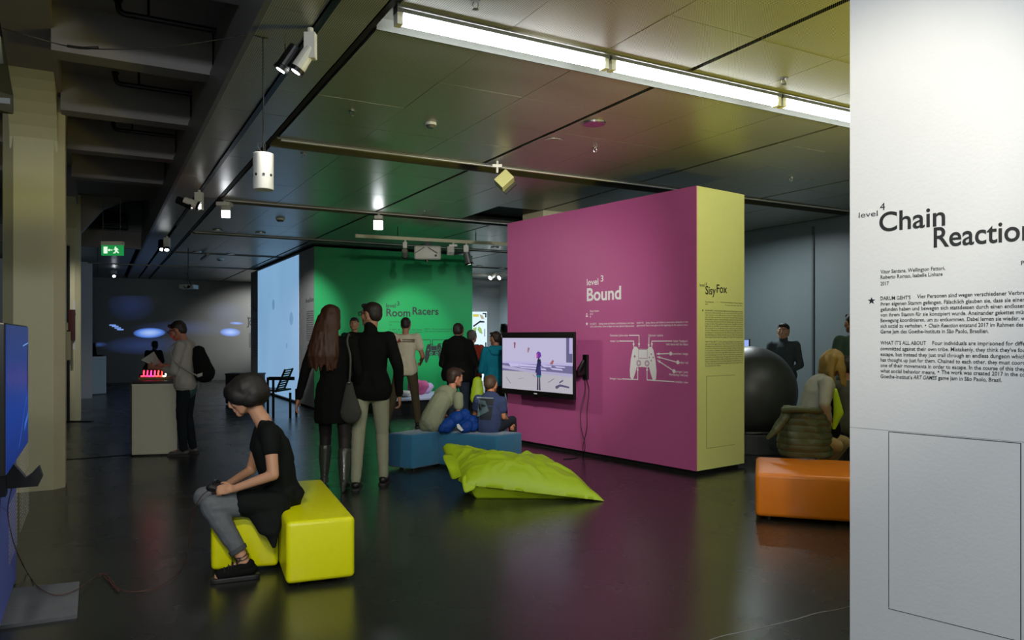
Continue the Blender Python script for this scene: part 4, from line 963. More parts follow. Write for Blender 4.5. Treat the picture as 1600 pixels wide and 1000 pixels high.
# hanging rail before the green wall with projector and three lamps
r0, r1 = P3(555, 368.5, 12.2), P3(800, 382, 12.2); r1.y = 13.4; r0.y = 12.2
r0 = P3(555, 368.5, 12.2); r1 = P3(800, 382, 13.6)
rail = thing('hanging_rail', 'long white lighting rail hanging in front of the green wall', 'rail', tuple(r0))
dr = (r1 - r0).normalized()
MB().obox((r0 + r1) / 2, (r1 - r0) / 2, dr.cross(UP).normalized() * .02, UP * .028).build('rail_profile', mat('rail_cream', 'C8C6A4', .5), rail)
for k in (.25, .75): p = r0.lerp(r1, k); MB().cyl(p, V((p.x, p.y, H)), .008, n=6).build('suspension', M_DARKMETAL, rail)
def onrail(px): 
    k = (px - 555) / 245; 
    X0 = r0; best = min((abs((r0.lerp(r1, i / 200).x / r0.lerp(r1, i / 200).y) * F + 800 - px), i) for i in range(201))[1]; return r0.lerp(r1, best / 200) - UP * .03
a = onrail(633); spot('grey dark-faced spotlight left of the projector on the hanging rail', a, a + V((.0, -.02, -.22)), on_plane(640, 512, GK, -D1), r=.055, ln=.2, lit=False, body=(.035, .1), mhead=mat('spot_grey', '7A7A6C', .4), power=260, ang=34, colr='E8FFF0')  # lens stays dark, yet it throws light on the green wall
a = onrail(708); spot('pale square lamp between projector and right spotlight', a, a + V((-.05, -.02, -.14)), on_plane(668, 535, GK, -D1), r=.06, ln=.1, lit=False, body=(.07, .04), square=True, power=75, ang=62, colr='E8FFF0')
a = onrail(728); spot('grey spotlight with a bluish lit face at the right of the hanging rail', a, a + V((.03, -.02, -.26)), V((-.2, 13.5, .5)), r=.07, ln=.22, body=(.045, .12), mhead=mat('spot_grey2', '606664', .4))
a = onrail(668); t = thing('projector', 'white ceiling projector seen from below on the hanging rail', 'projector', tuple(a))
pcn = a - UP * .19
MB().obox(pcn, V((.225, .03, 0)), V((-.02, .18, .02)), V((0, 0, .12))).build('housing', mat('projector_white', 'C0C2B4', .45), t, bevel=.035, seg=4)
for s in (-1, 1):
    MB().obox(pcn + V((s * .11, -.20, .02)), V((.08, 0, -.05 * s)), V((0, .008, 0)), V((0, 0, .008))).build('bracket_arm', mat('bracket_grey', '5A5C54', .5), t); MB().cyl(pcn + V((s * .16, -.20, -.07)), pcn + V((s * .16, -.17, -.07)), .02, n=12).build('foot', M_BLACK, t)
MB().cyl(pcn + V((0, -.1, -.12)), pcn + V((0, -.1, -.17)), .03, n=14).build('lens', M_BLACK, t); MB().box(pcn + V((-.05, -.01, .1)), pcn + V((.05, .03, .18))).build('mount', M_DARKMETAL, t)
a = P3(291, 448, 15.5); t = thing('projector', 'small dim projector hanging before the far wall', 'projector', tuple(a))
MB().box(a + V((-.15, 0, -.04)), a + V((.15, .25, .05))).build('housing', mat('projector_grey', '9AA4A0', .5), t, bevel=.01)
MB().cyl(a + V((0, .1, .05)), V((a.x, a.y + .1, H)), .012, n=8).build('pole', M_DARKMETAL, t)
MB().cyl(a + V((.05, -.01, 0)), a + V((.05, .01, 0)), .03, n=12).build('lens', M_BLACK, t)
MB().tube([a + V((.02, .0, .3)), a + V((.06, 0, .12)), a + V((.1, 0, .02)), a + V((.0, -.02, -.03)), a + V((-.05, -.02, .02))], .008, 6, 4).build('cable', M_CABLE, t)
MB().obox(P3(220, 414, 15.6), V((1.35, .75, 0)) * .62, V((0, .02, 0)), V((0, 0, .012))).build('arm_rail', M_BLACK, t)
# hanging perforated white cylinder with its cable
cyl = P3(411.5, 268, 4.6); t = thing('pendant_sensor', 'white hanging cylinder with a row of dark holes', 'pendant', tuple(cyl))
zt_, zb = P3(0, 240, 4.6).z, P3(0, 297, 4.6).z; rr = 15.5 / F * 4.6
MB().cyl(V((cyl.x, 4.6, zb)), V((cyl.x, 4.6, zt_)), rr, n=40).build('shell', mat('pendant_white', 'C8CCC8', .5), t, bevel=.004)
for i in range(8):
    a = i * math.pi / 4 + .35; n_ = V((math.cos(a), math.sin(a), 0)); p = V((cyl.x, 4.6, P3(0, 275, 4.6).z)) + n_ * (rr - .003)
    MB().cyl(p, p + n_ * .0045, .0085, n=12).build('hole', M_BLACK, t)
MB().tube([V((cyl.x, 4.6, zt_ - .003)), V((cyl.x, 4.6, 2.9)), P3(411, 60, 4.6), V((P3(411, 60, 4.6).x, 4.6, H))], .0045, 6, 3).build('cable', M_CABLE, t)
MB().tube([V((cyl.x, 4.6, zt_)), V((cyl.x - .03, 4.58, zt_ + .04)), V((cyl.x - .02, 4.58, zt_ + .07)), V((cyl.x + .015, 4.58, zt_ + .06)), V((cyl.x + .01, 4.6, zt_))], .003, 6, 4).build('cable_loop', M_CABLE, t)
wire = [P3(4, 44, 3.7), P3(44, 56, 3.8), P3(100, 71, 3.9), P3(130, 75, 4.0), P3(177, 77, 4.1), P3(260, 73, 4.2), P3(340, 62, 4.4), P3(388, 54, 4.55), P3(411, 59, 4.6), P3(443, 64, 4.7), P3(445, 90, 4.75), P3(450, 100, 4.8)]
tag(MB().tube(wire, .0035, 6, 6).build('cable', M_CABLE, smooth=True), 'thin black cable sagging across the top left from the loudspeaker to the near spotlight', 'cable')
b = MB().tube([P3(106, 72, 3.9), P3(130, 75, 4.0), P3(154, 74, 4.05)], .008, 6, 4).build('splice', M_CABLE, bpy.data.objects['cable'] if 0 else None); tag(b, 'short thick black splice taped on the sagging cable', 'cable')
# loudspeaker, top left
sp_ = G(3.75, -.42)
t = thing('loudspeaker', 'black loudspeaker hanging high at the left edge', 'loudspeaker', tuple(P3(10, 170, 3.6)))
MB().slab([P3(-60, 15, 3.6), P3(-2, 15, 3.6), P3(11, 88, 3.6), P3(22, 150, 3.6), P3(22, 179, 3.6), P3(-60, 172, 3.6)], V((-.12, -.3, 0))).build('cabinet', M_BLACK, t, bevel=.006)
MB().slab([P3(-3, 153, 3.27), P3(16, 154, 3.27), P3(16, 163, 3.27), P3(-3, 161, 3.27)], V((0, -.006, 0))).build('label_plate', mat('plate_grey', '8A9090', .5), t)
MB().slab([P3(-12, 45, 3.27), P3(2, 58, 3.27), P3(6, 100, 3.27), P3(-12, 102, 3.27)], V((0, -.006, 0))).build('grille', mat('grille_grey', '3E4444', .5), t)
MB().box(P3(-30, 15, 3.4), V((P3(-20, 15, 3.4).x, 3.42, 3.49))).build('bracket', M_DARKMETAL, t)

def sprinkler(px, py, label):
    p = CE(px, py); t = thing('sprinkler', label, 'sprinkler', tuple(p), 'sprinklers in the ceiling panels')
    MB().cyl(p, p - UP * .008, .028, n=14).build('rosette', M_METAL, t)
    for s in (-1, 1): MB().tube([p + V((s * .008, 0, -.006)), p + V((s * .016, 0, -.025)), p + V((s * .006, 0, -.045))], .003, 5, 3).build('frame_arm', M_METAL, t)
    MB().cyl(p - UP * .045, p - UP * .048, .017, n=12).build('deflector', M_METAL, t)
for a in ((550, 173, 'sprinkler left of the round smoke detector'), (743, 1, 'sprinkler at the top edge above the glowing lamp line'), (1225, 121, 'sprinkler on the yellowish ceiling right above the lamp line'), (930, 231, 'sprinkler below the round pinkish ceiling disc'),
          (474, 240, 'sprinkler right of the white hanging cylinder'), (1236, 277, 'sprinkler on the ceiling right of the pale yellow wall end'), (663, 330, 'sprinkler behind the bright square spotlight')): sprinkler(*a)
def detector(px, py, label, r=.05, h=.045, name='smoke_detector'):
    p = CE(px, py); t = thing(name, label, 'detector', tuple(p), None)
    MB().cyl(p, p - UP * h * .5, r, r, 24).build('base', M_LAMP, t); MB().cyl(p - UP * h * .5, p - UP * h, r * .85, r * .55, 24).build('sensor_head', M_SLOT, t)
detector(673, 192, 'round white smoke detector on the near ceiling panels'); detector(438, 341, 'round grey smoke detector left of the bright spotlight', .07, .06)
detector(344, 404, 'small dim smoke detector far back above the small projector', .08, .06)
def disc(px, py, label, r, m, name, h=.012, ring=None):
    p = CE(px, py); t = thing(name, label, 'ceiling fitting', tuple(p)); 
    MB().cyl(p, p - UP * h, r, r * .96, 32).build('rim', ring or M_METAL, t); MB().cyl(p - UP * h, p - UP * (h + .003), r * .86, n=32).build('cover', m, t)
disc(928, 192, 'round domed pinkish ceiling disc, right of the middle', .105, mat('disc_pink_metal', '9A7A88', .25, .9), 'loudspeaker_disc')  # metal tinted pinkish in its base colour
disc(865, 219, 'flush round ring in the ceiling left of the pinkish disc', .10, M_PERF, 'ceiling_ring', .003)
disc(1258, 283, 'flush round ring in the ceiling near the right slot', .12, M_PERF, 'ceiling_ring', .003)
for px, py, lb in ((407, 363, 'left of the bright square spotlight'), (340, 359, 'below the tilted bright spotlight'), (773, 386, 'beside the top of the magenta wall'), (749, 415, 'above the rear room, left'), (784, 418, 'above the rear room, right'), (360, 396, 'far back over the blue projection'), (308, 393, 'far back left of the small dim detector')):
    disc(px, py, 'small pale round downlight ' + lb, .09, M_LAMP, 'downlight', .02)
a = CE(320, 402, 3.2); t = tag(MB().obox(a, V((.0, .0, .03)), D1 * .55, D2 * .03).build('rail_lamp', M_SLOT), 'short slim grey rail lamp on the far ceiling', 'lamp')
# far track lights in the rear room
a = P3(775, 425, 17.5); t = thing('rear_track', 'white track with small spotlights in the rear room', 'track', tuple(a))
MB().obox(P3(765, 430, 17.5), D2 * .7 - D1 * .2, UP * .03, D1 * .03).build('track', M_LAMP, t)
for px in (774, 788): p = P3(px, 428, 17.5); MB().cyl(p, p + V((-.12, -.1, -.1)), .05, .06, 12).build('lamp_head', M_LAMP, t); MB().cyl(p + V((-.12, -.1, -.1)), p + V((-.125, -.104, -.104)), .045, n=12).build('lens', M_GLOW, t)
# water pipes hung under the slab
for i, (x0, y0, x1, y1) in enumerate(((184, 20, 358, 53), (180, 130, 314, 151), (177, 202, 286, 215))):
    z = 3.74; u = (5.15, 6.95, 8.62)[i]
    p0 = CE(x0, y0, z); uu = p0.dot(D1); v0 = p0.dot(D2); p1 = G(uu, .78, z)
    t = thing('pipe', ('nearest', 'middle', 'furthest')[i] + ' of the three short pipes hung between the concrete ribs', 'pipe', tuple(p0))
    MB().tube([p0 + UP * .08, p0 + UP * .02 + D2 * .01, p0 + D2 * .04, p0 + D2 * .1], .022, 8, 4).build('elbow', M_DARKMETAL, t, smooth=True); MB().cyl(p0 + UP * .08, p0 + UP * .1, .032, n=12).build('end_cap', M_DARKMETAL, t)
    MB().cyl(p0 + D2 * .08, p1, .022, n=10).build('run', M_DARKMETAL, t); q = p0.lerp(p1, .3); MB().cyl(q, V((q.x, q.y, 3.93)), .009, n=6).build('hanger', M_DARKMETAL, t)
# conduit and boxes on the near column
cc = G(8.53 + .30, -.30)
cd = P3(98.5, 300, 7.35)
t = thing('conduit', 'thin pale conduit running down the right edge of the near column', 'conduit', tuple(cd))
MB().cyl(V((cd.x, cd.y, 3.5)), V((cd.x, cd.y, 1.6)), .011, n=8).build('pipe_run', mat('conduit_cream', 'C8C490', .4, .3), t); MB().cyl(V((cd.x - .03, cd.y, 3.5)), V((cd.x - .03, cd.y, 1.75)), .007, n=8).build('pipe_run', M_DARKMETAL, t)
a = P3(100, 505, 7.35)
MB().box(P3(97, 516, 7.35), P3(105, 504, 7.45)).build('junction_box', mat('box_cream', 'B8B48A', .5), t); MB().box(P3(97.5, 563, 7.33), P3(110.5, 518, 7.45)).build('switch_box', mat('box_cream2', 'A8A584', .5), t)
# text stand near the second column
sp0 = FL(107, 659); t = thing('stand', 'thin black upright stand on a flat foot beside the far column', 'stand', tuple(sp0))
MB().cyl(V((sp0.x, sp0.y, .01)), V((sp0.x, sp0.y, 3.0)), .022, n=10).build('pole', M_BLACK, t)
MB().box(V((sp0.x - .15, sp0.y - .04, 0)), V((sp0.x + .42, sp0.y + .04, .015))).build('foot', M_BLACK, t); MB().cyl(V((sp0.x, sp0.y, 1.83)), V((sp0.x + .12, sp0.y, 1.83)), .012, n=8).build('clamp', M_BLACK, t)
MB().box(P3(112.3, 532, 12.4), P3(113.6, 484, 12.5)).build('banner_edge', mat('banner_red', '4A1A14', .7), t)
MB().box(P3(113.8, 546, 12.5), P3(117.8, 470, 12.52)).build('paper_strip', mat('paper_strip', 'D8D8D4', .6), t)
struct('wall_panel', MB().obox(G(20.2, -1.0, 1.6), D1 * .08, D2 * .9, UP * 1.6), painted('pale_wall', 'B4B8BC'))
# ---------------------------------------------------------------- people
M_SK = {}
def skin(h): return mat('skin_' + h, h, .5, bump=.05, bscale=60, vary=.05, spec=.35)
def cloth(name, h, **k): return mat(name, h, k.pop('rough', .85), bump=.35, bscale=220, vary=.07, dist=.002, spec=.15, **k)
def frame(f, u):
    f = V(f).normalized(); u = V(u); u = (u - f * u.dot(f)).normalized(); return f.cross(u), f, u     # right, forward, up
def head_prims(mb, c, R, Fw, U, s, jaw=1.):
    def q(x, f, u): return c + (R * x + Fw * f + U * u) * s
    mb.ell(q(0, -.012, .012), R * .076 * s, Fw * .094 * s, U * .088 * s)
    mb.ell(q(0, .03, -.035), R * .058 * s * jaw, Fw * .056 * s, U * .072 * s)
    mb.ell(q(0, .045, .0), R * .062 * s, Fw * .042 * s, U * .06 * s)
    mb.cap(q(-.012, .064, -.092), .022 * s, q(.012, .064, -.092), .022 * s)
    mb.cap(q(-.035, .04, -.085), .020 * s, q(-.055, -.01, -.05), .024 * s); mb.cap(q(.035, .04, -.085), .020 * s, q(.055, -.01, -.05), .024 * s)
    mb.cap(q(0, .086, .012), .009 * s, q(0, .100, -.030), .0120 * s); mb.cap(q(-.012, .094, -.036), .008 * s, q(.012, .094, -.036), .008 * s)
    mb.cap(q(-.034, .072, .024), .012 * s, q(.034, .072, .024), .012 * s)
    mb.cap(q(-.017, .084, -.057), .0075 * s, q(.017, .084, -.057), .0075 * s); mb.cap(q(-.014, .083, -.067), .0085 * s, q(.014, .083, -.067), .0085 * s)
    for e in (-1, 1):
        mb.ell(q(e * .077, -.004, -.006), R * .009 * s, (Fw * .019 + U * .004) * s, U * .031 * s, 10, 8)
        mb.ell(q(e * .044, .052, -.030), R * .022 * s, Fw * .026 * s, U * .026 * s, 10, 8)
def hand_prims(mb, wr, d, n, thumb, s=1., curl=.5, spread=1.):
    """wr wrist, d towards the fingers, n the way the palm faces, thumb side vector sign (+1/-1 along d x n)"""
    d = V(d).normalized(); n = V(n); n = (n - d * n.dot(d)).normalized(); l = d.cross(n)
    mb.cap(wr - d * .01 * s, .027 * s, wr + d * .03 * s, .032 * s, .62, l); mb.cap(wr + d * .035 * s, .036 * s, wr + d * .072 * s, .039 * s, .36, l)
    for k, (o, L) in enumerate(((.030, .072), (.010, .080), (-.010, .075), (-.029, .060))):
        o *= thumb; b = wr + (d * .088 + l * o * spread) * s; a = curl * (.8 + .1 * k); p = b; r = .0092 * s
        for j, q in enumerate((.45, .32, .23)):
            ang = a * (j + .6) * 1.0; dd = (d * math.cos(ang) + n * math.sin(ang)).normalized(); e = p + dd * L * q * s
            mb.cap(p, r, e, r * .9, n=8, k=3); p = e; r *= .9
    b = wr + (d * .028 + l * thumb * .028) * s; m = b + (d * .030 + l * thumb * .026 + n * .014) * s; e = m + (d * .032 + l * thumb * .006 + n * .012) * s
    mb.cap(b, .014 * s, m, .0115 * s, n=8, k=3); mb.cap(m, .0115 * s, e, .009 * s, n=8, k=3)

def joints(base, yaw, Ht, step=.0, turn=0., lean=0., wide=0., arms=None):
    """standing joints in world space; yaw 0 looks along +Y; arms: dict side -> (elbow, wrist) in local units of 1.75 m"""
    s = Ht / 1.75; c, sn = math.cos(yaw), math.sin(yaw)
    def W(x, y, z):
        y = y + lean * max(z - .9, 0)
        return V((base[0] + (x * c - y * sn) * s, base[1] + (x * sn + y * c) * s, z * s))
    J = dict(pelvis=W(0, 0, .95), waist=W(0, .005, 1.10), chest=W(0, -.005, 1.30), neck=W(0, -.01, 1.47), head=W(0, .02, 1.635),
             hl=W(-.09, 0, .92), hr=W(.09, 0, .92), kl=W(-.10 - wide, .03 + step, .50), kr=W(.10 + wide, .03 - step * .4, .50),
             al=W(-.11 - wide * 2, step * 1.3, .085), ar=W(.11 + wide * 2, -.04 - step, .085), tl=W(-.12 - wide * 2, .15 + step * 1.3, .035), tr=W(.12 + wide * 2, .11 - step, .035),
             sl=W(-.175, -.005, 1.42), sr=W(.175, -.005, 1.42), el=W(-.235, -.04, 1.14), er=W(.235, -.04, 1.14), wl=W(-.245, .03, .89), wr=W(.245, .03, .89))
    for k, (e, w_) in (arms or {}).items(): J['e' + k] = W(*e); J['w' + k] = W(*w_)
    a = yaw + turn
    J['fwd'] = V((-math.sin(yaw), math.cos(yaw), 0)); J['right'] = V((c, sn, 0)); J['look'] = V((-math.sin(a), math.cos(a), 0)); J['up'] = V((0, 0, 1)); J['s'] = s; J['standing'] = 1
    return J

def human(label, J, skinc, hairc, hair='short', top=None, bottom=None, shoes='141414', vox=.010, sleeve='long', hem=.0, hands=True, girth=1., topname='shirt', botname='trousers',
          legs='long', curl=.6, handdir=None, bulk=1., hs=1.0, base=None, shoe=True, palm=None, extra=None, collar=0, loose=1., wr=.004, name='person', legw=1., eyes=True, sm=6):
    s = J['s']; fw, rt = J['fwd'], J['right']; t = thing(name, label, 'person', tuple(base or (J['pelvis'].x, J['pelvis'].y, 0)))
    R, Fw, U = frame(J['look'], J['up']); hc = J['head']; hsz = hs * (s * .35 + .65)
    sk = skin(skinc)
    b = MB(); head_prims(b, hc, R, Fw, U, hsz)
    nb = J['neck']; b.cap(nb - UP * .03 * s, .056 * s, hc - U * .055 * hsz - Fw * .022 * hsz, .050 * s)
    b.cap(J['sl'], .045 * s, J['sr'], .045 * s); b.cap(J['chest'], .125 * s * girth, J['waist'], .11 * s * girth, .62, rt); b.cap(J['waist'], .11 * s * girth, J['pelvis'], .13 * s * girth, .66, rt)
    b.cap(nb, .06 * s, J['chest'], .11 * s, .7, rt)
    for k in 'lr':
        b.cap(J['s' + k], .047 * s, J['e' + k], .037 * s); b.cap(J['e' + k], .037 * s, J['w' + k], .025 * s)
        b.cap(J['h' + k], .075 * s, J['k' + k], .052 * s); b.cap(J['k' + k], .050 * s, J['k' + k].lerp(J['a' + k], .35), .052 * s); b.cap(J['k' + k].lerp(J['a' + k], .35), .052 * s, J['a' + k], .034 * s)
        b.cap(J['a' + k], .032 * s, J['t' + k], .026 * s)
        if hands:
            d = (handdir or {}).get(k) or (J['w' + k] - J['e' + k]); n = (palm or {}).get(k) or (rt * (1 if k == 'l' else -1)); d = V(d)
            l = d.cross(V(n)); th = 1 if l.dot(fw + UP * .3) > 0 else -1
            hand_prims(b, J['w' + k] + d.normalized() * .015 * s, d, n, th, s * .97, (curl if not isinstance(curl, dict) else curl[k]))
    bv = min(vox, .0075) if hands else vox
    link('body', remeshed(b, 'body', bv, 3), sk, t)
    if eyes:
        for e in (-1, 1):
            c = hc + (R * e * .031 + Fw * .0745 + U * .002) * hsz
            eo = MB().ell(c, R * .0125 * hsz, Fw * .010 * hsz, U * .0075 * hsz, 10, 8).build('eye', mat('eye_white', 'C8C4BE', .3), t, smooth=True)
            MB().ell(c + Fw * .0075 * hsz, R * .0055 * hsz, Fw * .004 * hsz, U * .0055 * hsz, 8, 6).build('iris', mat('iris_dark', '1C120C', .2), eo, smooth=True)
            MB().cap(hc + (R * e * .016 + Fw * .086 + U * .024) * hsz, .0035 * hsz, hc + (R * e * .048 + Fw * .074 + U * .026) * hsz, .0028 * hsz, n=8, k=2).build('eyebrow', mat('hair_' + hairc, hairc, .6), t, smooth=True)
    hm = mat('hair_' + hairc, hairc, .55, spec=.2, bump=.6, bscale=120, vary=.25, dist=.004)
    def q(x, f, u): return hc + (R * x + Fw * f + U * u) * hsz
    b = MB()
    if hair == 'short':
        b.ell(q(0, -.020, .030), R * .082 * hsz, Fw * .092 * hsz, U * .080 * hsz); b.ell(q(0, -.045, -.005), R * .074 * hsz, Fw * .062 * hsz, U * .075 * hsz)
        b.cap(q(-.03, .06, .075), .022 * hsz, q(.03, .06, .075), .022 * hsz)
    elif hair == 'crop':
        b.ell(q(0, -.020, .022), R * .082 * hsz, Fw * .096 * hsz, U * .084 * hsz); b.ell(q(0, -.045, -.010), R * .076 * hsz, Fw * .070 * hsz, U * .068 * hsz)
    elif hair == 'bald':
        b.ell(q(0, -.032, .0), R * .079 * hsz, Fw * .082 * hsz, U * .055 * hsz)
    elif hair == 'tuft':
        b.ell(q(0, -.020, .032), R * .086 * hsz, Fw * .094 * hsz, U * .084 * hsz); b.ell(q(0, -.045, -.01), R * .078 * hsz, Fw * .064 * hsz, U * .080 * hsz)
        b.cap(q(-.02, .05, .085), .030 * hsz, q(.02, .10, .075), .014 * hsz)
    elif hair == 'bob':
        b.ell(q(0, -.028, .026), R * .098 * hsz, Fw * .124 * hsz, U * .096 * hsz); b.ell(q(0, -.062, -.020), R * .096 * hsz, Fw * .092 * hsz, U * .082 * hsz)
        b.ell(q(0, .030, .040), R * .086 * hsz, Fw * .076 * hsz, U * .066 * hsz); b.ell(q(0, .068, .040), R * .062 * hsz, Fw * .040 * hsz, U * .038 * hsz)
        for e in (-1, 1): b.ell(q(e * .062, .018, .0), R * .036 * hsz, Fw * .060 * hsz, (U * .058 + Fw * .012) * hsz); b.ell(q(e * .06, -.035, -.035), R * .036 * hsz, Fw * .062 * hsz, U * .058 * hsz)
    elif hair in ('long', 'shoulder'):
        b.ell(q(0, -.022, .028), R * .090 * hsz, Fw * .100 * hsz, U * .090 * hsz); b.ell(q(0, -.06, -.02), R * .088 * hsz, Fw * .075 * hsz, U * .10 * hsz)
        for e in (-1, 1): b.cap(q(e * .068, .01, .02), .030 * hsz, q(e * .070, -.02, -.10), .026 * hsz)
        if hair == 'shoulder':
            for i in range(7):
                a = -1.5 + i * .5; b.cap(q(math.sin(a) * .07, -.05 - .03 * math.cos(a), -.02), .034 * hsz, q(math.sin(a) * .085, -.03 - .03 * math.cos(a), -.17), .018 * hsz)
    for pr in (extra or {}).get('hair', []): b.cap(*pr)
    link('hair', remeshed(b, 'hair', min(vox, .009), 2 if hair != 'bob' else 10, {'bob': .0012, 'long': .0065}.get(hair, .0035), 28, stretch=(1, 1, .25)), hm, t)
    # clothes
    if top:
        b = MB(); g = girth * bulk; lo = .014 * loose
        b.cap(J['sl'] - UP * .01 * s, (.052 + lo) * s * bulk, J['sr'] - UP * .01 * s, (.052 + lo) * s * bulk)
        b.cap(J['chest'] + UP * .02 * s, (.150 + lo) * s * g, J['waist'], (.130 + lo) * s * g, .66, rt)
        b.cap(J['neck'] - UP * .035 * s, .075 * s, J['chest'] + UP * .03 * s, (.135 + lo) * s * g, .66, rt)
        hp_ = J['pelvis'] + (J['pelvis'] - J['waist']).normalized() * hem * s
        b.cap(J['waist'], (.130 + lo) * s * g, J['pelvis'], (.150 + lo) * s * g, .68, rt)
        if not (extra or {}).get('top') or hem > 0:
            for e in (-1, 1):
                b.cap(J['waist'].lerp(J['pelvis'], .4) + rt * e * .045 * s * g, (.104 + lo) * s * g, hp_ + UP * .015 + rt * e * .072 * s * g, (.108 + lo) * s * g, .95, rt)
            b.cap(hp_ - rt * .07 * s, (.105 + lo) * s * g, hp_ + rt * .07 * s, (.105 + lo) * s * g)
        if collar: b.cap(J['neck'] - UP * .02, .068 * s, J['neck'] + (hc - J['neck']) * .3, .064 * s)
        for k in 'lr':
            S_, E_, W_ = J['s' + k], J['e' + k], J['w' + k]
            if sleeve == 'long':
                b.cap(S_, (.056 + lo * .6) * s * bulk, E_, (.045 + lo * .5) * s * bulk); b.cap(E_, (.045 + lo * .5) * s * bulk, W_.lerp(E_, .06), (.032 + lo * .4) * s * bulk)
            elif sleeve == 'half': b.cap(S_, (.056 + lo) * s, E_, (.046 + lo) * s); b.cap(E_, (.045 + lo) * s, E_.lerp(W_, .45), (.036 + lo * .7) * s)
            elif sleeve == 'short': b.cap(S_, (.057 + lo) * s, S_.lerp(E_, .50), (.052 + lo) * s)
            elif sleeve == 'cap': b.cap(S_ - UP * .005, (.050 + lo) * s, S_.lerp(E_, .40), (.044 + lo) * s); b.cap(S_ + (J['neck'] - S_) * .3, .058 * s, S_.lerp(E_, .2), .055 * s)
        for pr in (extra or {}).get('top', []): b.cap(*pr)
        link(topname, remeshed(b, topname, vox, sm, wr, 7, stretch=(1, 1, 1.6), clampz=J.get('hemz') or (J['pelvis'].z - (.085 + hem) * s if J.get('standing') else None)), top, t)
    if bottom:
        b = MB(); g = girth
        b.cap(J['hl'].lerp(J['pelvis'], .1), .108 * s * g, J['hr'].lerp(J['pelvis'], .1), .108 * s * g); b.cap(J['waist'].lerp(J['pelvis'], .55), .135 * s * g, J['pelvis'], .15 * s * g, .68, rt)
        for k in 'lr':
            h_, k_, a_ = J['h' + k], J['k' + k], J['a' + k]; e_ = a_ if legs == 'long' else k_.lerp(a_, .72)
            b.cap(h_, .098 * s * legw, k_, .067 * s * legw); b.cap(k_, .066 * s * legw, k_.lerp(e_, .35), .064 * s * legw); b.cap(k_.lerp(e_, .35), .064 * s * legw, e_, .050 * s * legw)
        for pr in (extra or {}).get('bottom', []): b.cap(*pr)
        link(botname, remeshed(b, botname, vox, 4, wr, 8, stretch=(1, 1, 1.8)), bottom, t)
    if shoe:
        for k in 'lr':
            b = MB(); a_, t_ = J['a' + k], J['t' + k]; d = (t_ - a_); d.z = 0; d = d.normalized(); z0 = min(a_.z, t_.z) - .035
            zt = t_.z; sd = d.cross(UP)
            b.cap(a_ - d * .03 * s - UP * (a_.z - zt - .012), .040 * s, t_ + d * .0 * s, .036 * s, .85, sd); b.cap(a_ - UP * .02 * s, .040 * s, a_ + d * .06 * s - UP * (a_.z - zt - .02), .038 * s)
            so_ = link('shoe', remeshed(b, 'shoe', min(vox, .008), 3, clampz=zt - .035), mat('shoe_' + shoes, shoes, .5), t)
            zz = zt - .035
            n = 16; ring = []; L0 = a_ - d * .05 * s; L1 = t_ + d * .02 * s
            for i in range(n):
                th = 2 * math.pi * i / n; cc = L1 if math.cos(th) > 0 else L0; ring.append((cc.x + (d.x * math.cos(th) * .03 + sd.x * math.sin(th) * .042) * s, cc.y + (d.y * math.cos(th) * .03 + sd.y * math.sin(th) * .042) * s))
            MB().prism(ring, max(zz, 0), max(zz, 0) + .016).build('sole', mat('sole_dark', '2C2A28', .6), so_)
    return t

def glasses(t, J, hs=1.):
    R, Fw, U = frame(J['look'], J['up']); hc = J['head']; s = hs
    g = MB()
    for e in (-1, 1):
        c = hc + (R * e * .033 + Fw * .100 + U * .004) * s
        g.tube([c + (R * math.cos(i * math.pi / 5) * .025 + U * math.sin(i * math.pi / 5) * .018) * s for i in range(11)], .0032, 5, 2)
        g.tube([c + R * e * .024 * s, hc + (R * e * .082 + Fw * .06 + U * .008) * s, hc + (R * e * .083 - Fw * .01 + U * .002) * s], .003, 5, 3)
    g.tube([hc + (-R * .010 + Fw * .103 + U * .006) * s, hc + (R * .010 + Fw * .103 + U * .006) * s], .003, 5, 2)
    g.build('glasses', M_BLACK, t, smooth=True)

# -- the seated player in the foreground ------------------------------------------------
g = {}
g['s'] = .93; g['fwd'] = V((-1, -.10, 0)).normalized(); g['right'] = V((-.10, 1, 0)).normalized()
g['look'] = V((-.90, -.12, -.42)); g['up'] = V((-.40, 0, .92))
g['head'] = P3(381, 617, 4.66); g['neck'] = P3(414, 658, 4.68)
g['sl'] = P3(421, 676, 4.53); g['sr'] = P3(410, 672, 4.84); g['chest'] = P3(420, 705, 4.70); g['waist'] = P3(431, 752, 4.72); g['pelvis'] = P3(436, 780, 4.74)
g['el'] = P3(427, 742, 4.47); g['wl'] = P3(368, 763, 4.44); g['er'] = P3(392, 735, 4.93); g['wr'] = P3(356, 757, 4.66)
g['hl'] = P3(430, 786, 4.64); g['hr'] = P3(428, 780, 4.84); g['kl'] = P3(332, 791, 4.46); g['kr'] = P3(319, 776, 4.88)
g['al'] = P3(383, 874, 4.46); g['tl'] = P3(341, 898, 4.40); g['ar'] = P3(333, 868, 4.86); g['tr'] = P3(313, 878, 4.80)
g['tl'].z = .036; g['al'].z = .10; g['ar'].z = .10; g['tr'].z = .036; g['ar'] = V((-2.03, 5.2, .10)); g['tr'] = V((-2.07, 5.33, .036))
M_TUN = cloth('black_tunic', '101413', rough=.8)
rg = g['right']
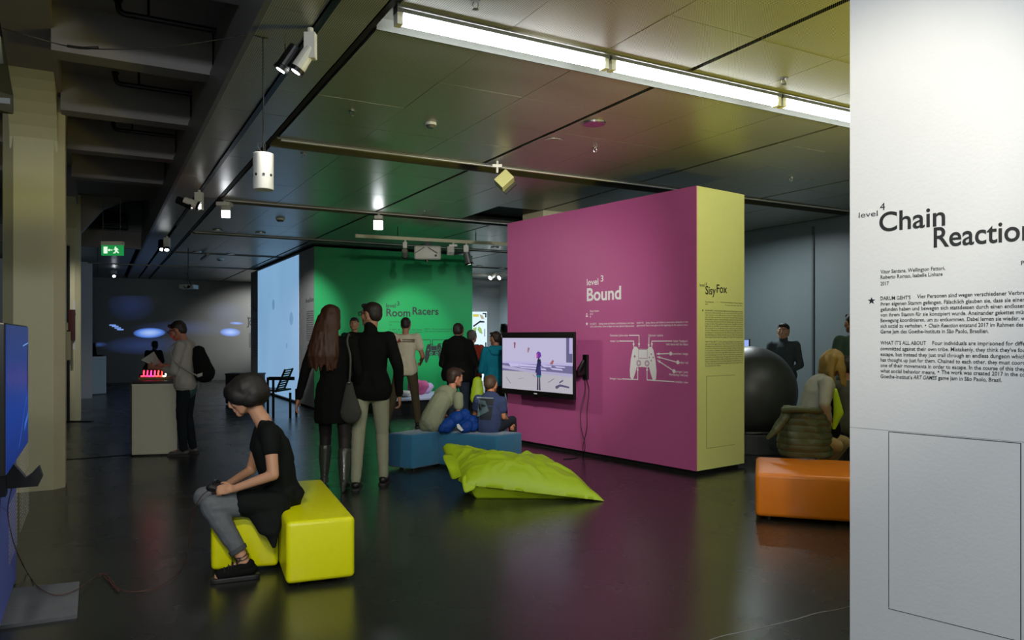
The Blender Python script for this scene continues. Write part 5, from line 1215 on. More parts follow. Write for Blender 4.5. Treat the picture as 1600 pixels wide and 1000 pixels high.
px_ = [(P3(422, 690, 4.69), .120, P3(434, 735, 4.71), .128, .85, rg), (P3(434, 735, 4.71), .130, P3(436, 776, 4.73), .140, .85, rg), (P3(436, 695, 4.69), .070, P3(449, 716, 4.70), .046),
       (P3(436, 772, 4.72), .140, P3(405, 784, 4.70), .125, .8, rg), (P3(428, 790, 4.60), .098, P3(384, 786, 4.54), .086), (P3(425, 782, 4.84), .098, P3(385, 778, 4.86), .088), (P3(450, 776, 4.72), .080, P3(454, 787, 4.74), .050, 1.4, rg),
       (P3(424, 795, 4.56), .090, P3(425, 826, 4.48), .058, .55, V((1, 0, 0))), (P3(425, 826, 4.48), .058, P3(428, 852, 4.45), .020, .6, V((1, 0, 0))), (P3(404, 796, 4.54), .075, P3(414, 824, 4.47), .050, .5, V((1, 0, 0)))]
girl = human('person with a dark bob in black top and grey jeans seated on the yellow bench', g, 'B98C6E', '0D0A06', 'bob', M_TUN, None, vox=.0065, sleeve='cap', curl=1.25, hs=1.07,
             topname='tunic', handdir={'l': P3(332, 767, 4.43) - g['wl'], 'r': P3(333, 762, 4.55) - g['wr']}, palm={'l': V((-.2, .75, -.5)), 'r': V((0, -.8, -.4))}, extra={'top': px_}, base=(g['pelvis'].x, g['pelvis'].y, .385), shoe=False, wr=.0030, loose=1.0, sm=16)
b = MB(); s = .93
for k, e in (('l', .74), ('r', .74)):
    a0, k0, an = g['h' + k], g['k' + k], g['a' + k]; hm_ = k0.lerp(an, e)
    b.cap(a0, .085, k0 + V((.012, 0, 0)), .070); b.cap(k0, .069, k0.lerp(an, .4), .060); b.cap(k0.lerp(an, .4), .060, hm_, .048)
link('jeans', remeshed(b, 'jeans', .0065, 3, .0045, 11, stretch=(1, 1, 1.5)), mat('grey_denim', '5C6266', .9, bump=.5, bscale=260, vary=.22, dist=.002), girl)
for k in 'l':
    k0, an = g['k' + k], g['a' + k]; hm_ = k0.lerp(an, .71); dd = (an - k0).normalized()
    MB().cyl(hm_ + dd * .012, hm_ + dd * .04, .056, .053, 24).build('turn_up', mat('denim_cuff', '42474A', .9), girl, bevel=.004)
    for j in (0, .022):
        c = k0.lerp(an, .93 - j * 2); x = dd.cross(V((0, 1, 0))).normalized(); y = dd.cross(x)
        MB().tube([c + dd * (.008 * math.sin(i)) + x * .041 * math.cos(i * math.pi / 6) + y * .041 * math.sin(i * math.pi / 6) for i in range(13)], .0025, 5, 2).build('anklet', M_BLACK, girl)
for k in 'lr':   # plimsolls
    a_, t_ = g['a' + k], g['t' + k]; d = (t_ - a_); d.z = 0; d.normalize(); sd = d.cross(UP); b = MB()
    b.cap(a_ - d * .035 - UP * .045, .038, t_ - d * .02 + UP * .01, .038, .9, sd); b.cap(a_ - d * .02 - UP * .015, .036, a_ + d * .02 - UP * .02, .036); b.cap(a_ + d * .03 - UP * .025, .036, t_ - d * .05 + UP * .015, .034)
    so_ = link('shoe', remeshed(b, 'shoe', .005, 3, clampz=.012), cloth('black_canvas', '101010'), girl)
    n = 24; ring = []; L0 = a_ - d * .045; L1 = t_ + d * .005
    for i in range(n):
        th = 2 * math.pi * i / n; cc = L1 if math.cos(th) > 0 else L0; ring.append((cc.x + d.x * math.cos(th) * .04 + sd.x * math.sin(th) * .038, cc.y + d.y * math.cos(th) * .04 + sd.y * math.sin(th) * .038))
    MB().prism(ring, 0, .028).build('sole', mat('black_rubber', '1E1F20', .6), so_, bevel=.006)
    lc = MB()
    for j in range(4):
        c = a_ + d * (.045 + .024 * j) + UP * (.002 - .012 * j); lc.tube([c - sd * .034, c + UP * .020, c + sd * .034], .003, 5, 4)
    c = a_ + d * .05; lc.tube([c + UP * .02, c + UP * .034 - sd * .03 - d * .02, c - sd * .045 - d * .0 - UP * .0, c + UP * .02], .0025, 5, 5); lc.tube([c + UP * .02, c + UP * .04 + d * .02, c - sd * .05 + d * .03 - UP * .02], .0025, 5, 5)
    lc.build('laces', mat('lace_black', '1A1A1A', .8), so_)
gp = P3(334, 759, 4.52); t = thing('game_controller', 'black gamepad held by the seated player', 'controller', tuple(gp)); b = MB()
b.cap(gp + V((0, -.05, 0)), .020, gp + V((0, .05, 0)), .020, 1.3, V((0, 0, 1)))
for e in (-1, 1): b.cap(gp + V((0, e * .055, 0)), .024, gp + V((.065, e * .062, -.012)), .015)
link('shell', remeshed(b, 'shell', .004, 3), mat('pad_plastic', '1A1B1C', .35), t)
for e in (-1, 1): MB().cyl(gp + V((.015, e * .028, .018)), gp + V((.012, e * .028, .032)), .009, .010, 12).build('thumbstick', M_BLACK, t)
for k in range(4): a = k * math.pi / 2; c = gp + V((-.004 + .011 * math.cos(a), .055 + .011 * math.sin(a), .024)); MB().cyl(c, c + UP * .004, .004, n=8).build('button', M_METAL, t)

# -- the couple walking away ------------------------------------------------------------
wb = FL(522, 764); J = joints((wb.x, wb.y), .10, 1.72, step=.10, arms={'l': ((-.27, -.02, 1.14), (-.345, .05, .88)), 'r': ((.23, -.02, 1.14), (.24, .10, .90))})
J['head'] += V((-.045, .02, .03)); J['look'] = V((-.35, 1, -.05))
J['kl'].z += .02
M_BD = cloth('black_knit', '0B0D0B')
hc = J['head']; ex = []
random.seed(3)
for i in range(15):
    a = -1.35 + i * .19; x = math.sin(a); p0 = hc + V((x * .075, -.05 - .04 * math.cos(a), .0)); p1 = hc + V((x * .10 - .02, -.10 - .05 * math.cos(a), -.16)); p2 = hc + V((x * .12 - .03 + random.uniform(-.02, .02), -.13 - .05 * math.cos(a), -.36)); p3 = p2 + V((random.uniform(-.03, .02), .015, -.10 - random.uniform(0, .05)))
    ex += [(p0, .034, p1, .030), (p1, .030, p2, .026), (p2, .026, p3, .012)]
for i in range(5):
    p0 = hc + V((-.08, -.04, -.05)); p1 = hc + V((-.12 - .012 * i, -.05, -.12 - .03 * i)); p2 = p1 + V((-.03 - .01 * i, 0, -.08)); ex += [(p0, .014, p1, .009), (p1, .009, p2, .004)]
pv = J['pelvis']
tops = [(pv, .175, pv - UP * .12, .185, .72, J['right']), (pv - UP * .10, .185, pv - UP * .26, .190, .72, J['right'])]
J['hemz'] = pv.z - .30
wm = human('long auburn-haired person walking away in a short black dress and boots', J, 'B58468', '402310', 'long', M_BD, None, vox=.009, extra={'hair': ex, 'top': tops}, topname='dress', curl=.5, shoe=False, girth=.97, hs=1.04, bulk=.98)
b = MB()
for k in 'lr': b.cap(J['h' + k], .088, J['k' + k], .060); b.cap(J['k' + k], .058, J['k' + k].lerp(J['a' + k], .5), .050)
link('tights', remeshed(b, 'tights', .009, 3), mat('dark_tights', '1A130E', .7), wm)
for k in 'lr':
    b = MB(); a_, t_, k_ = J['a' + k], J['t' + k], J['k' + k]; d = (t_ - a_); d.z = 0; d.normalize()
    b.cap(k_.lerp(a_, .32), .062, k_.lerp(a_, .55), .058); b.cap(k_.lerp(a_, .55), .058, a_ + UP * .03, .040); b.cap(a_ - d * .01, .038, t_, .034, .9, d.cross(UP)); b.cap(a_ - d * .035, .03, V((a_.x - d.x * .045, a_.y - d.y * .045, .02)), .022)
    link('boot', remeshed(b, 'boot', .007, 3, .003, 14, clampz=0), mat('grey_leather', '34382F', .35, coat=.3), wm)
# shoulder bag of grey felt
bp_ = V((wb.x + .175, wb.y - .13, 0)); t = thing('shoulder_bag', 'grey rounded shoulder bag on a long strap between the walking couple', 'bag', tuple(bp_ + UP * .7)); b = MB()
b.cap(bp_ + UP * .90, .060, bp_ + UP * .74 + V((.01, 0, 0)), .105, .5, V((1, .0, 0))); b.cap(bp_ + UP * 1.0, .035, bp_ + UP * .9, .06, .5, V((1, 0, 0)))
link('pouch', remeshed(b, 'pouch', .008, 3, .004, 9), cloth('bag_felt', '3C3D38'), t)
sh = J['sr']; MB().tube([sh + V((-.035, .07, .05)), sh + V((-.035, .0, .075)), sh + V((-.03, -.085, .0)), V((sh.x + .02, wb.y - .165, 1.25)), bp_ + UP * 1.02], .010, 6, 6).build('strap', mat('strap_grey', '4A4A44', .7), t)
MB().ell(bp_ + V((0, -.02, 1.02)), (.016, 0, 0), (0, .016, 0), (0, 0, .016), 10, 8).build('ring', M_METAL, t)

mbp = FL(579, 759); J = joints((mbp.x, mbp.y), .03, 1.77, step=-.13, arms={'l': ((-.25, -.03, 1.15), (-.22, .10, .90)), 'r': ((.27, -.05, 1.14), (.27, .05, .87))})
J['head'] += V((-.0, .01, .02)); J['look'] = V((-1, .45, -.03)); J['kr'].z -= .0
pv = J['pelvis']; mt = [(pv + UP * .04, .168, pv - UP * .06, .172, .70, J['right'])]
mn_ = human('dark-haired person with glasses walking away in a black jumper and pale trousers', J, 'A87A5E', '1E1610', 'short', M_BD, cloth('pale_chinos', '8E9078'), vox=.009, girth=1.02, bulk=1.06, hem=.04, curl=.7, legw=.95, topname='jumper', hs=1.06, shoes='1C1712', collar=1, extra={'top': mt})
glasses(mn_, J, 1.06)

# -- person reading by the cream plinth ---------------------------------------------------
c = V((P3(292, 0, 9.15).x, 9.15, 0)); J = joints((c.x, c.y), math.pi / 2 + .05, 1.65, lean=.05, arms={'l': ((-.20, .08, 1.10), (-.13, .33, 1.14)), 'r': ((.20, .10, 1.12), (.12, .33, 1.16))})
J['look'] = V((-1, -.10, -.42)); J['up'] = V((-.4, 0, .9)); J['head'] += V((-.06, 0, -.01))
rd = human('person with short dark hair reading a sheet beside the cream plinth', J, 'A8745C', '20150F', 'short', cloth('light_grey_jersey', '9C9A90'), cloth('dark_blue_jeans', '161D22'), vox=.011, sleeve='half', girth=1.12, curl=.9, hem=.02, shoes='4A4844', hs=1.05, topname='jumper', bulk=1.03)
glasses(rd, J, 1.03)
b = MB(); pv = J['pelvis']; b.cap(pv + UP * .02, .178, pv - UP * .05, .172, .72, J['right']); link('undershirt', remeshed(b, 'undershirt', .012, 3, .004, 7), cloth('teal_jersey', '3C5A58'), rd)
p = J['wl'].lerp(J['wr'], .5) + V((-.09, 0, .06)); t = thing('paper_sheet', 'pale folded sheet held by the reading person', 'paper', tuple(p))
t2 = MB().slab([p + V((-.10, -.08, .02)), p + V((.05, -.08, -.05)), p + V((.05, .10, -.02)), p + V((-.02, .08, .12))], V((0, 0, .003))).build('sheet', mat('paper_grey', 'A8A8A0', .7), t)
bpk = J['chest'] + V((.20, 0, -.12)); b = MB(); b.cap(bpk + UP * .16 + V((-.04, 0, 0)), .075, bpk - UP * .10 + V((.03, 0, 0)), .125, 1.1, V((1, 0, 0)))
t = thing('backpack', 'black drawstring backpack worn by the reading person', 'bag', tuple(bpk)); link('pouch', remeshed(b, 'pouch', .01, 3, .006, 9), cloth('black_nylon', '0C0D0E'), t)
sh = J['sl']; MB().tube([sh + V((.03, -.02, .07)), sh + V((-.10, -.03, -.02)), sh + V((-.02, -.07, -.2)), bpk + V((.02, -.14, -.14))], .010, 6, 5).build('strap', mat('strap_pale', '8A8A80', .7), t)
MB().obox(bpk + V((.03, -.135, -.12)), (.03, 0, .01), (0, .003, 0), (0, 0, .02)).build('print', mat('print_grey', 'A8A8A8', .6), t)

# -- silhouette seated before the far projection, its shade put into dark skin and cloth --------------------------------------
Y = 20.; c = V((P3(235.5, 0, Y).x, Y, 0))
def seatJ(c, yaw, s, seat, lean=.05, feet=.42):
    co_, sn = math.cos(yaw), math.sin(yaw)
    def W(x, y, z): return V((c.x + (x * co_ - y * sn) * s, c.y + (x * sn + y * co_) * s, z))
    h = seat + .10 * s
    J = dict(pelvis=W(0, 0, h), waist=W(0, lean, h + .16 * s), chest=W(0, lean * 2.4, h + .35 * s), neck=W(0, lean * 3.8, h + .52 * s), head=W(0, lean * 4.3 + .03, h + .68 * s), hl=W(-.09, .02, h - .01), hr=W(.09, .02, h - .01),
             kl=W(-.12, .42, h + .0), kr=W(.12, .42, h), al=W(-.13, feet, .09), ar=W(.13, feet, .09), tl=W(-.14, feet + .15, .035), tr=W(.14, feet + .15, .035),
             sl=W(-.17, lean * 3.4, h + .47 * s), sr=W(.17, lean * 3.4, h + .47 * s), el=W(-.22, lean * 2 + .10, h + .24 * s), er=W(.22, lean * 2 + .10, h + .24 * s), wl=W(-.12, .36, h + .12 * s), wr=W(.12, .36, h + .12 * s))
    a = yaw; J['fwd'] = J['look'] = V((-sn, co_, 0)); J['right'] = V((co_, sn, 0)); J['up'] = UP.copy(); J['s'] = s; return J
J = seatJ(c, 0, 1.0, .45)
human('dark silhouette of a person seated before the far projection', J, '2A211C', '0A0A0A', 'short', cloth('silhouette_black', '070808'), cloth('silhouette_trousers', '0A0B0C'), vox=.014, hands=False, base=(c.x, c.y, .45), eyes=False, topname='jumper', bulk=1.1)
MB().box; t = thing('stool', 'black cube stool under the far seated silhouette', 'stool', tuple(c)); MB().box(V((c.x - .22, c.y - .18, 0)), V((c.x + .22, c.y + .22, .43))).build('body', M_MATT, t, bevel=.01); MB().box(V((c.x - .22, c.y - .18, .43)), V((c.x + .22, c.y + .22, .45))).build('cushion', M_MATT, t)

# -- standing visitors by the green wall ---------------------------------------------------
c = V((P3(634, 0, 12.0).x, 12.0, 0)); J = joints((c.x, c.y), .0, 1.77, wide=.045, arms={'l': ((-.27, .0, 1.13), (-.20, .22, 1.05)), 'r': ((.27, .0, 1.12), (.22, .22, 1.03))})
for k in ('al', 'tl'): J[k] += V((-.10, 0, 0))
J['kl'] += V((-.05, 0, 0))
ww = human('person in a white printed T-shirt and brown trousers facing the green wall', J, 'A0745A', '1C130C', 'short', cloth('off_white_tee', 'C4C0A4'), cloth('brown_chinos', '4A4330'), vox=.011, sleeve='short', girth=1.0, hem=.05, curl=.7, shoes='1A1816', loose=1.3)
bk = J['chest'] - V((0, .127, -.055)); MB().slab([bk + V((-.12, 0, -.005)), bk + V((-.05, 0, -.005)), bk + V((-.085, 0, .055))], V((0, -.004, 0))).build('print_mark', mat('print_red', '8A1C20', .7), ww)
for k in range(2): MB().obox(bk + V((.065, -.0, .035 - .03 * k)), (.10, 0, 0), (0, .003, 0), (0, 0, .008)).build('print_line', mat('print_brown', '7A6E5A', .7), ww)
c = V((P3(554, 0, 13.2).x, 13.2, 0)); J = joints((c.x, c.y), math.pi, 1.80)
human('bearded person facing the viewer, only the face visible behind the walking couple', J, 'A87858', '1A130E', 'short', cloth('dark_teal_tee', '14302A'), cloth('dark_trousers', '15171A'), vox=.012, eyes=True, hands=True)
c = V((P3(716, 0, 11.1).x, 11.1, 0)); J = joints((c.x, c.y), -.10, 1.66, arms={'l': ((-.26, -.0, 1.10), (-.17, .20, 1.02)), 'r': ((.28, .0, 1.10), (.18, .20, 1.02))})
human('broad bald person in a black jumper and blue jeans seen from behind', J, '9A6E58', '241A12', 'crop', M_BD, cloth('blue_jeans', '26323E'), vox=.011, girth=1.30, bulk=1.10, hem=.03, topname='jumper', collar=1, hs=1.02)
c = V((P3(737, 0, 11.9).x, 11.9, 0)); J = joints((c.x, c.y), -.25, 1.56, arms={'r': ((.24, .02, 1.06), (.20, .22, 1.02))})
human('grey-haired person in a red top half hidden behind the broad black jumper', J, 'A07060', '4E4A46', 'short', cloth('red_jersey', '8A2E20'), cloth('dark_trousers', '15171A'), vox=.012, sleeve='short', topname='top')
c = V((P3(774, 0, 11.2).x, 11.2, 0)); J = joints((c.x, c.y), .25, 1.53, lean=-.02, arms={'l': ((-.24, .03, 1.08), (-.26, .27, 1.06)), 'r': ((.24, .0, 1.10), (.2, .2, 1.05))}); J['look'] = V((-.75, .7, -.05))
hd = human('youngster in a teal hooded top beside the magenta wall', J, '9A6C54', '2A1C12', 'short', cloth('teal_hoodie', '10748A'), cloth('brown_trousers', '2A241C'), vox=.011, sleeve='half', girth=1.06, hem=.05, topname='hoodie', loose=1.3, bulk=1.02)
b = MB(); nk = J['neck']; b.cap(nk + V((-.06, -.06, -.02)), .055, nk + V((.07, -.06, -.02)), .055); b.cap(nk + V((-.03, -.09, -.07)), .05, nk + V((.04, -.09, -.07)), .05); link('hood', remeshed(b, 'hood', .01, 3), cloth('teal_hoodie', '10748A'), hd)
MB().tube([J['wl'] + V((.03 * math.cos(i * math.pi / 4), .0, .03 * math.sin(i * math.pi / 4))) for i in range(9)], .006, 5, 2).build('bracelet', M_BLACK, hd)
c = V((P3(789, 0, 14.2).x, 14.2, 0)); J = joints((c.x, c.y), .6, 1.70)
human('curly-haired person in dark clothes just left of the magenta wall', J, '6E5040', '0E0B09', 'tuft', cloth('dark_navy', '10161A'), cloth('dark_trousers', '15171A'), vox=.014, topname='jumper', eyes=False)
# lime bag standing between the visitors
lb = V((P3(746, 0, 10.9).x, 10.9, 0)); t = thing('tote_bag', 'lime green bag with a black strap between the red top and the teal hoodie', 'bag', tuple(lb)); b = MB(); b.cap(lb + UP * .55, .11, lb + UP * .80, .07, .6, V((1, 0, 0)))
link('pouch', remeshed(b, 'pouch', .012, 3, .006, 8), M_LIME, t); MB().tube([lb + V((-.03, 0, .84)), lb + V((-.02, .1, 1.0)), lb + V((.02, .3, 1.1))], .015, 6, 4).build('strap', M_BLACK, t)

# -- the two boys on the blue bench ---------------------------------------------------------
def seated(px, Y, yaw, s, seat, lean, label, **k):
    c = V((P3(px, 0, Y).x, Y, 0)); J = seatJ(c, yaw, s, seat, lean, .46); return J
J = seated(683, 8.42, -.25, .80, .395, .10, ''); sh = V((.09, .0, 0))
J['pelvis'] = P3(676, 662, 8.38); J['waist'] = P3(681, 640, 8.40); J['chest'] = P3(695, 622, 8.42); J['neck'] = P3(706, 606, 8.46); J['head'] = P3(711, 589, 8.50)
J['sl'] = P3(686, 615, 8.52); J['sr'] = P3(716, 620, 8.34); J['el'] = P3(684, 640, 8.7); J['er'] = P3(717, 648, 8.34); J['wl'] = P3(702, 655, 8.75); J['wr'] = P3(722, 664, 8.52)
J['hl'] = J['pelvis'] + V((-.07, .03, -.02)); J['hr'] = J['pelvis'] + V((.08, .0, -.02)); J['look'] = V((.80, .55, -.12)); J['up'] = V((.1, 0, 1)); J['s'] = .80
J['fwd'] = V((.3, .95, 0)).normalized(); J['right'] = V((.95, -.3, 0)).normalized()
for k, dx in (('l', -.10), ('r', .10)): J['k' + k] = J['pelvis'] + V((dx + .08, .36, .0)); J['a' + k] = V((J['k' + k].x, J['k' + k].y + .06, .09)); J['t' + k] = J['a' + k] + V((.02, .13, -.055))
ex = [(P3(690, 625, 8.36), .115, P3(674, 655, 8.34), .125), (P3(676, 660, 8.34), .125, P3(668, 662, 8.36), .10)]
human('boy in a pale grey-green T-shirt hunched on the left of the blue bench', J, 'B0785C', '2E1D10', 'tuft', cloth('grey_green_tee', '83896F'), cloth('dark_jeans', '191C20'), vox=.009, sleeve='short', girth=1.02, loose=1.25, curl=.8, hs=1.03, extra={'top': ex}, base=(J['pelvis'].x, J['pelvis'].y, .395), topname='t_shirt')
J2 = dict(J); J = J2; Y = 8.26
J['pelvis'] = P3(764, 664, Y); J['waist'] = P3(765, 645, Y + .03); J['chest'] = P3(766, 630, Y + .05); J['neck'] = P3(768, 616, Y + .09); J['head'] = P3(767, 599, Y + .13)
J['sl'] = P3(747, 624, Y + .08); J['sr'] = P3(784, 627, Y + .05); J['el'] = P3(742, 648, Y + .24); J['er'] = P3(787, 652, Y + .06); J['wl'] = P3(757, 656, Y + .35); J['wr'] = P3(796, 658, Y + .26)
J['hl'] = J['pelvis'] + V((-.07, .03, -.02)); J['hr'] = J['pelvis'] + V((.09, .02, -.02)); J['look'] = V((.35, .95, -.12)); J['up'] = V((-.05, 0, 1)); J['s'] = .76; J['fwd'] = V((.2, .98, 0)).normalized(); J['right'] = V((.98, -.2, 0)).normalized()
J['kl'] = J['pelvis'] + V((-.02, .38, .0)); J['kr'] = J['pelvis'] + V((.26, .30, .02))
for k in 'lr': J['a' + k] = V((J['k' + k].x + .01, J['k' + k].y + .03, .09)); J['t' + k] = J['a' + k] + V((.02, .13, -.055))
ex = [(P3(765, 650, Y - .02), .135, P3(764, 666, Y), .140, .75, V((1, 0, 0)))]
by = human('boy in a navy printed T-shirt on the right of the blue bench', J, 'B87A54', '4A3420', 'crop', cloth('navy_tee', '3A4668'), cloth('slate_jeans', '242C34'), vox=.009, sleeve='short', loose=1.25, curl=.7, hs=1.0, extra={'top': ex}, base=(J['pelvis'].x, J['pelvis'].y, .395), topname='t_shirt',
           handdir={'r': P3(801, 672, Y + .22) - J['wr'], 'l': V((.6, .6, -.3))}, palm={'r': V((-.2, 1, -.1)), 'l': V((0, 0, -1))})
# shirt print, laid on the back
tm = bpy.data.objects[[c.name for c in by.children if c.name.startswith('t_shirt')][0]]
def on_shirt(px, py):
    o_ = V((0, 0, EYE)); d_ = V(((px - 800) / F, 1, (526 - py) / F)).normalized(); ok, loc, n_, i_ = tm.ray_cast(tm.matrix_world.inverted() @ o_, d_); return (loc + V((0, -.004, 0))) if ok else P3(px, py, Y - .15)
bpy.context.view_layer.update()
def patch(poly, name, m, n=7):
    (ax, ay), (bx, by_), (cx_, cy), (dx, dy) = poly; vs = []; fs = []
    for j in range(n + 1):
        for i in range(n + 1):
            u, v = i / n, j / n; x = (ax * (1 - u) + bx * u) * (1 - v) + (dx * (1 - u) + cx_ * u) * v; y = (ay * (1 - u) + by_ * u) * (1 - v) + (dy * (1 - u) + cy * u) * v; vs.append(on_shirt(x, y) - V((0, .003 if name == 'print_shape' else 0, 0)))
    for j in range(n):
        for i in range(n): a = j * (n + 1) + i; fs.append((a, a + 1, a + n + 2, a + n + 1))
    MB().add(vs, fs).build(name, m, by, smooth=True)
patch(((749, 621), (772, 622), (767, 657), (747, 655)), 'print', mat('print_dark', '1E242A', .8)); patch(((748, 624), (758, 626), (764, 642), (745, 652)), 'print_shape', mat('print_grey_green', '4E6468', .8)); patch(((745, 620), (771, 621.5), (771, 622.8), (745, 622)), 'print_shape', mat('print_pale', '8A98A0', .8))
# blue jacket crumpled between them
jk = P3(722, 668, 8.2); b = MB()
for (px, py, Yq, r) in ((700, 664, 8.18, .085), (712, 655, 8.20, .09), (724, 650, 8.25, .085), (736, 658, 8.24, .08), (728, 667, 8.16, .075), (692, 668, 8.14, .05), (740, 668, 8.2, .05)): 
    q = P3(px, py, Yq); q.z = max(q.z, .395 + r * .7); b.ell(q, (r, 0, .02), (0, r * .8, 0), (0, 0, r * .9), 12, 8)
o = link('jacket', remeshed(b, 'jacket', .008, 3, .014, 9, clampz=.397), cloth('royal_blue_nylon', '123C86', rough=.6)); tag(o, 'royal blue jacket crumpled on the blue bench between the two boys', 'jacket')
p = P3(718, 669, 8.03); MB().slab([p + V((-.03, 0, .04)), p + V((-.01, 0, .05)), p + V((.045, -.01, -.02)), p + V((.02, -.01, -.03)), p + V((-.02, 0, .0))], V((0, -.01, 0))).build('white_lining', mat('white_cloth', 'D8D8D8', .8), o)

# -- behind and on the orange bench ---------------------------------------------------------
c = V((P3(1224, 0, 10.55).x, 10.55, 0)); J = joints((c.x, c.y), 2.75, 1.64, arms={'l': ((-.24, .02, 1.12), (-.06, .22, 1.02)), 'r': ((.25, -.0, 1.12), (.12, .22, 1.04))}); J['look'] = V((-.62, -1, .0))
bo_ = human('boy in a dark grey zipped fleece standing behind the big ball', J, 'A87E66', '20160E', 'short', cloth('grey_fleece', '3A4346'), cloth('black_trousers', '0D0E0F'), vox=.009, girth=1.0, curl=.8, collar=1, topname='fleece', hs=1.06, bulk=1.04, wr=.003)
pz_ = J['chest'] + V((-.02, -.13, 0)); MB().tube([J['neck'] + V((.0, -.085, .0)), J['chest'] + V((.0, -.125, .05)), J['waist'] + V((-.0, -.125, 0))], .004, 5, 3).build('zip', M_BLACK, bo_)
Y = 6.75
q = {}
q['s'] = .95; q['fwd'] = V((.85, .5, 0)).normalized(); q['right'] = V((.5, -.85, 0)).normalized(); q['look'] = V((.80, .25, -.55)); q['up'] = V((.5, .1, .85))
q['pelvis'] = P3(1262, 682, Y); q['waist'] = P3(1268, 645, Y + .02); q['chest'] = P3(1280, 612, Y + .05); q['neck'] = P3(1294, 588, Y + .08); q['head'] = P3(1303, 566, Y + .10)
q['sr'] = P3(1292, 598, Y - .12); q['sl'] = P3(1278, 596, Y + .25); q['er'] = P3(1288, 632, Y - .20); q['wr'] = P3(1294, 655, Y - .10); q['el'] = P3(1300, 635, Y + .35); q['wl'] = P3(1306, 672, Y + .25)
q['hr'] = q['pelvis'] + V((.05, -.07, -.02)); q['hl'] = q['pelvis'] + V((-.0, .10, -.02)); q['kr'] = P3(1303, 700, Y - .02); q['kl'] = P3(1318, 698, Y + .25)
for k in 'lr': q['k' + k].z = .375 + .085; q['a' + k] = V((q['k' + k].x - .05, q['k' + k].y + .42, .09)); q['t' + k] = q['a' + k] + V((.1, .08, -.055))
q['kr'] += V((.02, .0, .0))
hc = q['head']; ex = []
for i in range(8):
    y = -.085 + .024 * i
    ex += [(hc + V((-.045, y, .04)), .040, hc + V((-.075, y * 1.15, -.08)), .034), (hc + V((-.075, y * 1.15, -.08)), .032, hc + V((-.045 + .01 * (i % 3), y * 1.2, -.21 - .012 * (i % 2))), .016)]
for i in range(2):
    x = .0 + .03 * i; ex += [(hc + V((x, -.070, .04)), .026, hc + V((x + .015, -.092, -.07)), .022), (hc + V((x + .015, -.092, -.07)), .022, hc + V((x + .03, -.095, -.20 - .01 * (i % 2))), .010)]
wo_ = human('blond person in a pale grey top bending forward on the orange bench', q, 'B07E62', '8A7038', 'long', cloth('pale_grey_jersey', '9A9A90'), cloth('beige_chinos', 'A8946A'), vox=.009, curl=.9, hs=1.0, extra={'hair': ex}, topname='jumper', girth=.98, base=(q['pelvis'].x, q['pelvis'].y, .375))
# quilted olive jacket tied round the waist: overlapping quilted rings
jt = thing('quilted_jacket', 'olive quilted jacket tied around the waist of the blond person', 'jacket', tuple(q['pelvis'])); rows = 9
M_OL = mat('olive_nylon', '4A5236', .45, bump=.4, bscale=25, vary=.15, dist=.01)
vs = []; fs = []; n = 64; RN_ = 96
for k in range(RN_ + 1):
    f = k / RN_; p = P3(1259 - 2 * f, 636 + f * 78, Y - .02); wdt = .180 + .055 * math.sin(f * 2.0); p.z = max(p.z, .383)
    ridge = abs(math.sin(f * math.pi * 8 + .5 * 1)) ** .6 * .007
    if f > .93: wdt -= (f - .93) * .3
    for i in range(n):
        th = 2 * math.pi * i / n; r = ridge * (1 - .7 * math.exp(-((th - 4.6) / .06) ** 2)) + .030 * noise.noise(V((math.cos(th) * 2.2, math.sin(th) * 2.2, f * 3.5))); vs.append(p + V(((wdt + r) * math.cos(th), (.165 + .03 * f + r) * math.sin(th), .02 * math.cos(th * 1.0 + 2.6) * (1 - f))))
for k in range(RN_):
    for i in range(n): fs.append((k * n + i, k * n + (i + 1) % n, (k + 1) * n + (i + 1) % n, (k + 1) * n + i))
fs += [tuple(range(n)), tuple(range(RN_ * n + n - 1, RN_ * n - 1, -1))]
link('quilted_body', MB().add(vs, fs).mesh('quilted_body', True), M_OL, jt)
b = MB(); p = P3(1254, 638, Y); b.tube([p + V((-.22, -.1, -.01)), p + V((-.1, -.19, .01)), p + V((.06, -.19, .0)), p + V((.19, -.1, .01)), p + V((.2, .05, 0))], .030, 10, 6); b.build('waistband', M_OL, jt, smooth=True)
b = MB(); b.cap(P3(1228, 650, Y - .1), .045, P3(1212, 672, Y - .1), .035); b.cap(P3(1212, 672, Y - .1), .030, P3(1200, 684, Y - .08), .02); link('sleeve', remeshed(b, 'sleeve', .009, 3, .006, 14), M_OL, jt)
MB().ell(P3(1281, 690, Y - .20), (.016, 0, 0), (0, .012, 0), (0, 0, .055), 10, 8).build('pocket', M_BLACK, jt, smooth=True)
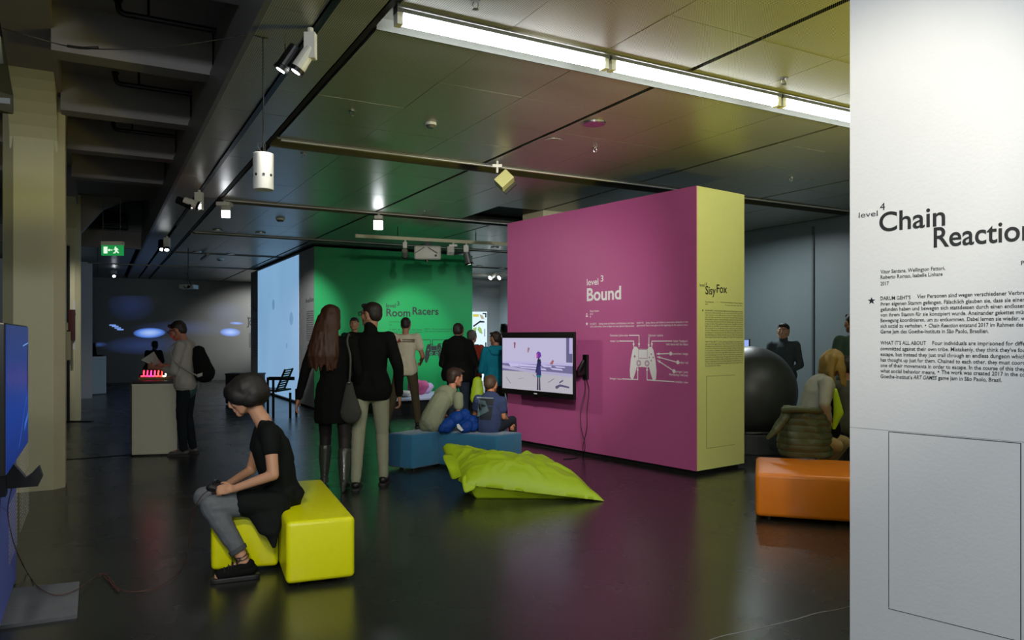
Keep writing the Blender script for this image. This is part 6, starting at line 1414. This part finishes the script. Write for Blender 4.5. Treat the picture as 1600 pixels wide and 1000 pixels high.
b = MB(); b.cap(P3(1305, 610, Y - .05), .022, P3(1310, 645, Y - .03), .048, .5, V((1, 0, 0))); b.cap(P3(1310, 645, Y - .03), .048, P3(1303, 668, Y - .02), .022, .5, V((1, 0, 0)))
t = thing('bag', 'black and neon yellow bag under the arm of the blond person', 'bag', tuple(P3(1308, 640, Y))); link('neon_panel', remeshed(b, 'neon_panel', .008, 3), mat('neon_yellow', 'B6E020', .6), t)
b = MB(); b.cap(P3(1300, 615, Y + .05), .05, P3(1302, 675, Y + .05), .07, .6, V((1, 0, 0))); link('pouch', remeshed(b, 'pouch', .009, 3, .004, 9), cloth('black_nylon', '0C0D0E'), t)
c = V((P3(1334, 0, 8.3).x, 8.3, 0)); J = joints((c.x, c.y), .2, 1.72, arms={'l': ((-.26, .0, 1.12), (-.22, .2, 1.0))})
human('dark-haired person in a grey-green T-shirt half hidden by the white wall', J, '9A6C54', '1E140C', 'short', cloth('moss_tee', '35463A'), cloth('black_trousers', '0D0E0F'), vox=.010, sleeve='short', girth=1.1, loose=1.3, topname='t_shirt')
c = V((P3(1336, 0, 7.45).x, 7.45, 0)); J = seatJ(c, .3, .9, .45, .03)
human('person in grey knit seated at the cut right edge beside the orange bench', J, '9A6C54', '1E140C', 'short', cloth('grey_knit', '4A4A42'), cloth('violet_trousers', '38305A'), vox=.012, topname='cardigan', base=(c.x, c.y, .45))
t = thing('stool', 'dark stool under the person at the cut right edge', 'stool', tuple(c)); MB().box(V((c.x - .2, c.y - .2, 0)), V((c.x + .2, c.y + .2, .42))).build('body', M_MATT, t, bevel=.01); MB().box(V((c.x - .2, c.y - .2, .42)), V((c.x + .2, c.y + .2, .455))).build('cushion', M_MATT, t)

# ---------------------------------------------------------------- exhibit lamps without a visible fitting in view (mounted in the rear rooms)
light('SPOT', G(24.4, 6.5, 3.2), on_plane(392, 505, BO, BN), 420, 'FFFFFF', .1, 50, .8)
light('SPOT', G(12.0, 2.5, 3.2), GK + D1 * 1.0 + UP * 1.5, 480, 'FFFFFF', .05, 34, .8)
light('SPOT', G(12.6, -.1, 3.2), G(14.9, -.3, 1.6), 90, 'FFF8F0', .05, 50, .8)

bpy.data.scenes.remove(TMP)
